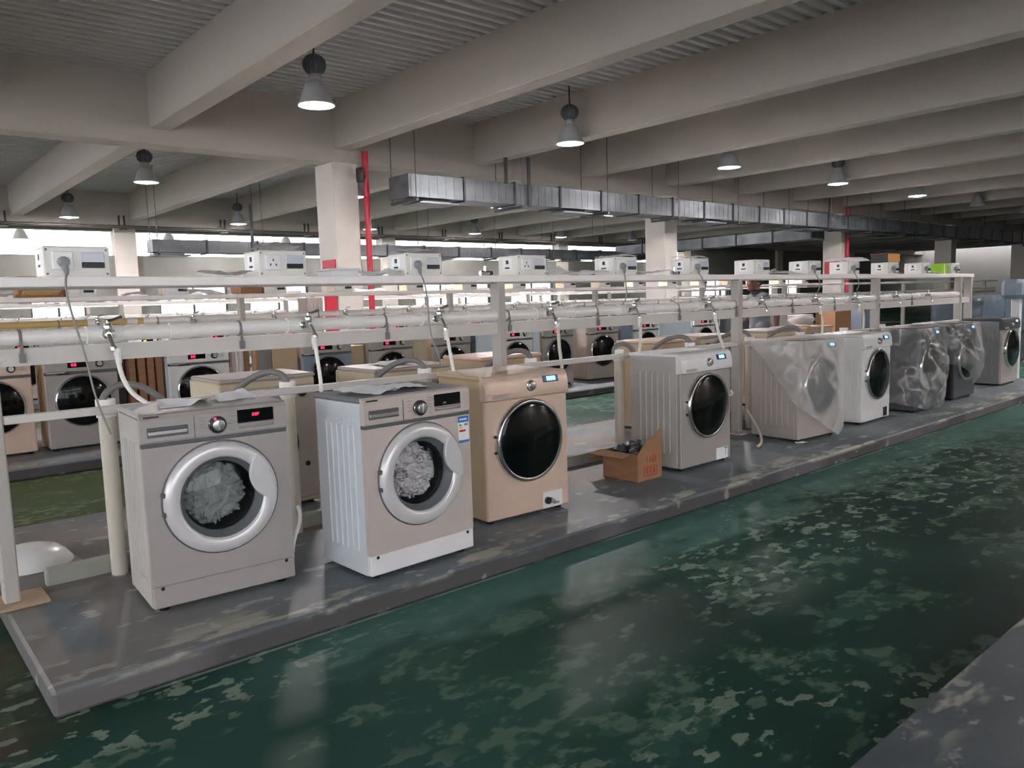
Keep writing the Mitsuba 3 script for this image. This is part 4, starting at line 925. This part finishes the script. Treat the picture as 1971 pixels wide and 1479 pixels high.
# ------------------------------------------------------------------ clutter of the second row
def board(name, label, cat_, x0, x1, y0, y1, z0, z1, m, rz=0):
    return single(name, bx(x0, x1, y0, y1, z0, z1, .006), m, label, cat_)
board('cardboard_sheet', 'brown cardboard sheet leaning right of the tan sided silver machine', 'cardboard', 2.04, 2.10, 8.0, 8.44, FT, .97, 'm_carton')
board('dark_box', 'dark grey box between the tan sided machine and the cardboard sheets', 'box', 1.945, 2.03, 8.1, 8.44, FT, .93, 'm_charcoal')
for i in range(3):
    board('cardboard_sheet', 'upright brown cardboard sheet left of the white machine, %s of three' % ORD[i], 'cardboard', 2.125 + .085 * i, 2.19 + .085 * i, 8.0 + .02 * i, 8.40, FT, .95 + .02 * i, 'm_carton')
for i in range(4):
    x = 3.02 + .075 * i
    single('cardboard_tube', lathe([(.026, 0), (.030, .0), (.030, .86), (.024, .86), (.024, .5)], (x, 8.12 + .02 * (i % 2), FT + .001), n=12), ('m_carton', 'm_silver_pink', 'm_whitepanel', 'm_carton')[i], 'upright %s tube right of the white machine, %s from the left' % (('brown', 'pinkish', 'pale', 'brown')[i], ORD[i]), 'tube', 40)
board('post', 'orange upright strip left of the tan carton in the second row', 'post', 3.315, 3.345, 8.1, 8.13, FT, .96, 'm_orange')
k = thing('carton', 'large tan carton between the orange strip and the blue grey machine', 'carton')
part(k, 'body', bx(3.47, 3.76, 8.0, 8.40, FT, .95, .005), 'm_gold_side'); part(k, 'side_face', bx(3.40, 3.465, 8.0, 8.40, FT, .95, .004), 'm_hose_grey')
board('carton', 'brown carton left of the champagne machine in the second row', 'carton', 4.42, 4.60, 8.02, 8.44, FT, .86, 'm_gold_side')
k = thing('foam_board', 'beige packing board right of the champagne machine', 'board'); part(k, 'board', bx(5.27, 5.49, 8.0, 8.08, FT, .93, .006), 'm_beige'); part(k, 'slot', cat(bx(5.31, 5.34, 7.997, 8.0, .86, .868), bx(5.41, 5.44, 7.997, 8.0, .86, .868)), 'm_mark_soft')
k = thing('foam_board', 'wide pale blue foam board left of the second front post', 'board'); part(k, 'board', bx(6.24, 6.56, 8.0, 8.10, FT, .92, .008), 'm_foam'); part(k, 'edge', bx(6.17, 6.235, 7.99, 8.1, .45, .95, .006), 'm_charcoal')
board('foam_board', 'narrow pale foam board between the white and silver machines', 'board', 7.23, 7.37, 7.98, 8.06, FT, .90, 'm_foam')
board('wrapped_board', 'blue wrapped panel between the taupe and white machines', 'panel', 9.06, 9.30, 7.98, 8.3, FT, .93, 'm_blue_wrap')
board('wrapped_board', 'pale plastic wrapped panel right of the white machine in the second row', 'panel', 10.0, 10.82, 7.98, 8.4, FT, .95, 'm_foam')
for i, (x, w_, h_, m_, lab) in enumerate(((12.3, .5, .9, 'm_charcoal', 'dark machine shaped box far right in the second row'), (13.3, .6, .95, 'm_side_grey', 'grey box far right in the second row'), (14.4, .5, .85, 'm_side_taupe', 'taupe box far right in the second row'), (15.8, .7, .9, 'm_carton', 'brown carton far right in the second row'), (17.0, .6, .95, 'm_blue_wrap', 'blue grey box far right in the second row'))):
    board('box', lab, 'box', x, x + w_, 7.98, 8.42, FT, FT + h_ - .09, m_)
k = thing('carton', 'brown carton on the second rack shelf at its left end', 'carton'); part(k, 'body', bx(1.28, 1.65, 8.54, 8.86, SZ, SZ + .2, .004), 'm_carton'); part(k, 'flap', move(bx(0, .3, 0, .16, -.003, .003), (1.30, 8.53, SZ + .02), rx=2.9), 'm_pvc_yellow')
k = thing('carton', 'tan carton on the second rack shelf right of the first post', 'carton'); part(k, 'body', bx(3.38, 3.63, 8.52, 8.8, SZ, SZ + .16, .004), 'm_carton')
for i, (pts, lab) in enumerate(((((4.85, 8.52), (5.25, 8.50), (5.25, 8.8), (4.9, 8.8)), 'white papers on the second rack shelf before the red fire pipe'), (((.72, 8.50), (1.24, 8.49), (1.22, 8.8), (.8, 8.8)), 'white papers at the left end of the second rack shelf'), (((2.2, 8.52), (2.5, 8.5), (2.5, 8.8), (2.2, 8.8)), 'white papers right of the first box on the second rack shelf'), (((2.75, 8.48), (3.25, 8.48), (3.2, 8.8), (2.8, 8.8)), 'grey papers left of the first post on the second rack shelf'))):
    paper(lab, pts, SZ, 60 + i, 'm_paper', .07)

# ------------------------------------------------------------------ far right end: wrapped goods, post with plastic head
k = thing('wrapped_machine', 'tall goods wrapped in blue grey plastic beyond the end of the front rack', 'wrapped goods')
part(k, 'body', bx(13.3, 14.1, 4.4, 5.1, 0.001, 1.15, .05), 'm_charcoal')
def wrapfn(u, v):
    s = u * 2.4; q = np.stack([s * 3, v * 3, np.full_like(u, 1.0)], -1); o = .03 + .06 * meshkit.fbm(q, 3, 77)
    x = np.where(s < .8, 13.3 - o, np.where(s < 1.7, 13.3 - o + (s - .8) / .9 * (.8 + 2 * o), 14.1 + o)); y = np.where(s < .8, 5.1 - s / .8 * (.7 + o), np.where(s < 1.7, 4.4 - o, 4.4 - o + (s - 1.7)))
    return np.stack([x, y, .2 + .98 * v], -1)
part(k, 'film', sheet(60, 24, wrapfn), 'm_film_blue', True)
k = thing('wrapped_machine', 'lower dark goods in teal film beside the plastic headed post', 'wrapped goods')
part(k, 'body', bx(14.5, 15.5, 4.4, 5.2, 0.001, 1.12, .05), 'm_charcoal'); part(k, 'cover', bx(14.46, 15.54, 4.36, 5.24, .5, 1.16, .06), 'm_film_blue')
k = thing('post', 'pale post with a plastic wrapped head at the right edge of the view', 'post')
part(k, 'pole', bx(12.05, 12.17, 3.52, 3.62, 0.001, 1.16, .01), 'm_side_pale'); part(k, 'foot', bx(11.98, 12.24, 3.45, 3.69, 0.0, .02, .004), 'm_side_pale')
part(k, 'wrapped_head', bx(11.86, 12.26, 3.46, 3.70, 1.14, 1.40, .05), 'm_blue_wrap')
k = thing('carton', 'brown carton standing between the last grey machine and the pale post', 'carton')
part(k, 'body', bx(11.36, 11.64, 3.42, 3.75, FT, .82, .005), 'm_carton_dark'); part(k, 'edge_tape', bx(11.355, 11.365, 3.41, 3.44, FT, .82), 'm_paper')
k = thing('bag', 'white plastic bag on the machines behind the black film covered machine', 'bag')
s_ = trimesh.creation.icosphere(subdivisions=3, radius=1.0); v_ = np.array(s_.vertices); v_ = v_ * (1 + .5 * (meshkit.fbm(v_ * 2, 3, 5) - .5)[:, None]) * [.22, .12, .05]
part(k, 'sack', (v_ + [8.6, 4.75, FT + H + .07], np.array(s_.faces)), 'm_paper', True)
# ------------------------------------------------------------------ the worker in the aisle between the first and second rows
def person(px, py, yaw):
    J = {'pelvis': (0, 0, .86), 'waist': (0, .0, 1.0), 'chest': (0, .03, 1.17), 'neck': (0, .055, 1.335), 'head': (0, .115, 1.47)}
    def hull(a, ra, b, rb):
        return m3.Manifold.batch_hull([m3.Manifold.sphere(ra, 20).translate(list(a)), m3.Manifold.sphere(rb, 20).translate(list(b))])
    def body(bones, fine, it=8):
        m = m3.Manifold()
        for b in bones: m = m + hull(*b)
        m = m.refine_to_length(fine).to_mesh()
        t = trimesh.Trimesh(np.array(m.vert_properties[:, :3]), np.array(m.tri_verts)); trimesh.smoothing.filter_taubin(t, iterations=it)
        return tm(t)
    c, s = math.cos(yaw), math.sin(yaw)
    def put(m):
        v = m[0]; return np.c_[px + v[:, 0] * c - v[:, 1] * s, py + v[:, 0] * s + v[:, 1] * c, v[:, 2]], m[1]
    k = thing('person', 'person in a grey shirt with dark collar looking down behind the front rack', 'person')
    hd = np.array(J['head'])
    bones = [((0, .06, 1.30), .058, (0, .075, 1.40), .056), ((0, .085, 1.43), .068, (0, .095, 1.50), .094), ((0, .13, 1.395), .048, (0, .135, 1.46), .066), ((0, .06, 1.50), .088, (0, .10, 1.52), .085), ((0, .165, 1.375), .026, (0, .14, 1.39), .04)]
    for sx in (-1, 1):
        # forearms and hands
        el, wr = (sx * .245, -.13 if sx < 0 else .02, 1.02), ((-.25, -.12, .80) if sx < 0 else (.22, .16, .90))
        bones += [(el, .043, wr, .029)]
        hand = np.array(wr) + ([0, .02, -.05] if sx < 0 else [0, .05, -.02])
        bones += [(wr, .028, tuple(hand), .030)]
        for f in range(4):
            b0 = hand + [(-.024 + .016 * f), .02, -.005]; b1 = b0 + [0, .035 - .004 * abs(f - 1.5), -.012]; b2 = b1 + [0, .016, -.024]
            bones += [(tuple(b0), .0095, tuple(b1), .0088), (tuple(b1), .0088, tuple(b2), .0078)]
        t0 = hand + [-sx * .028, -.01, 0]; t1 = t0 + [-sx * .02, .03, -.01]; bones += [(tuple(t0), .011, tuple(t1), .009)]
        bones += [((sx * .085, .02, .12), .045, (sx * .085, .03, .05), .04)]
    # the whole figure in one surface, so that limbs stay joined under the clothes
    core = [((-.09, 0, .86), .10, (.09, 0, .86), .10), ((0, 0, .88), .13, (0, .02, 1.08), .13), ((-.09, .03, 1.18), .09, (.09, .03, 1.18), .09), ((-.15, .03, 1.27), .05, (.15, .03, 1.27), .05)]
    for sx in (-1, 1):
        core += [((sx * .185, .03, 1.265), .05, (sx * .245, -.13 if sx < 0 else .02, 1.02), .04), ((sx * .09, 0, .84), .09, (sx * .088, .02, .48), .06), ((sx * .088, .02, .48), .058, (sx * .085, .0, .10), .04), ((sx * .085, -.02, .045), .04, (sx * .09, .13, .035), .03)]
    skin = body(bones + core, .014)
    part(k, 'body', put(skin), 'm_skin', True)
    nose = cat(lathe([(0, .0), (.012, .004), (.016, .018), (.010, .04), (0, .055)], n=10))
    part(k, 'nose', put(move(nose, (0, .190, 1.425), rx=.25)), 'm_skin', True)
    for sx in (-1, 1):
        part(k, 'ear', put(move(lathe([(.0, .006), (.018, .008), (.028, .0), (.018, -.006), (0, -.004)], n=14, axis='x'), (sx * .094, .075, 1.455), rz=.2 * sx)), 'm_skin', True)
        part(k, 'eye', put((np.array(trimesh.creation.icosphere(2, .010).vertices) + [sx * .032, .178, 1.468], np.array(trimesh.creation.icosphere(2, .010).faces))), 'm_paper', True)
        part(k, 'eyebrow', put(move(bx(-.022, .022, -.005, .006, -.004, .004, .002), (sx * .034, .183, 1.492))), 'm_hair')
    part(k, 'mouth', put(bx(-.024, .024, .176, .186, 1.398, 1.405, .003)), 'm_print')
    h = m3.Manifold.batch_hull([m3.Manifold.sphere(.103, 28).translate([0, .062, 1.51]), m3.Manifold.sphere(.096, 28).translate([0, .105, 1.525])]) - m3.Manifold.cube([.3, .3, .3]).rotate([-24, 0, 0]).translate([-.15, .10, 1.335]) - m3.Manifold.cube([.4, .4, .2], True).translate([0, .0, 1.295])
    h = h.refine_to_length(.015).to_mesh(); hv = np.array(h.vert_properties[:, :3], float); hv += (meshkit.fbm(hv * 60, 3, 3) - .5)[:, None] * .008
    part(k, 'hair', put((hv, np.array(h.tri_verts))), 'm_hair', 50)
    shirt = [((-.095, 0, .84), .118, (.095, 0, .84), .118), ((0, 0, .86), .148, (0, .02, 1.08), .146), ((-.09, .03, 1.18), .106, (.09, .03, 1.18), .106), ((-.15, .03, 1.27), .062, (.15, .03, 1.27), .062), ((0, .04, 1.29), .072, (0, .05, 1.32), .066)]
    for sx in (-1, 1):
        shirt += [((sx * .185, .03, 1.265), .064, (sx * .236, -.10 if sx < 0 else .022, 1.06), .060)]
    part(k, 'shirt', put(body(shirt, .018, 6)), 'm_shirt', True)
    part(k, 'collar', put(lathe([(.078, 1.305), (.083, 1.345), (.074, 1.365), (.068, 1.34)], (0, .057, 0), n=20)), 'm_black_plastic', True)
    tr = []
    for sx in (-1, 1):
        tr += [((-.08, 0, .84), .112, (.08, 0, .84), .112), ((sx * .09, 0, .84), .105, (sx * .088, .02, .48), .074), ((sx * .088, .02, .48), .074, (sx * .085, .0, .10), .058)]
        part(k, 'shoe', put(move(bx(-.045, .045, -.09, .17, 0, .075, .03), (sx * .087, -.0, .001))), 'm_black_plastic')
    part(k, 'trousers', put(body(tr, .02, 6)), 'm_trousers', True)
person(10.06, 6.2, math.radians(58))
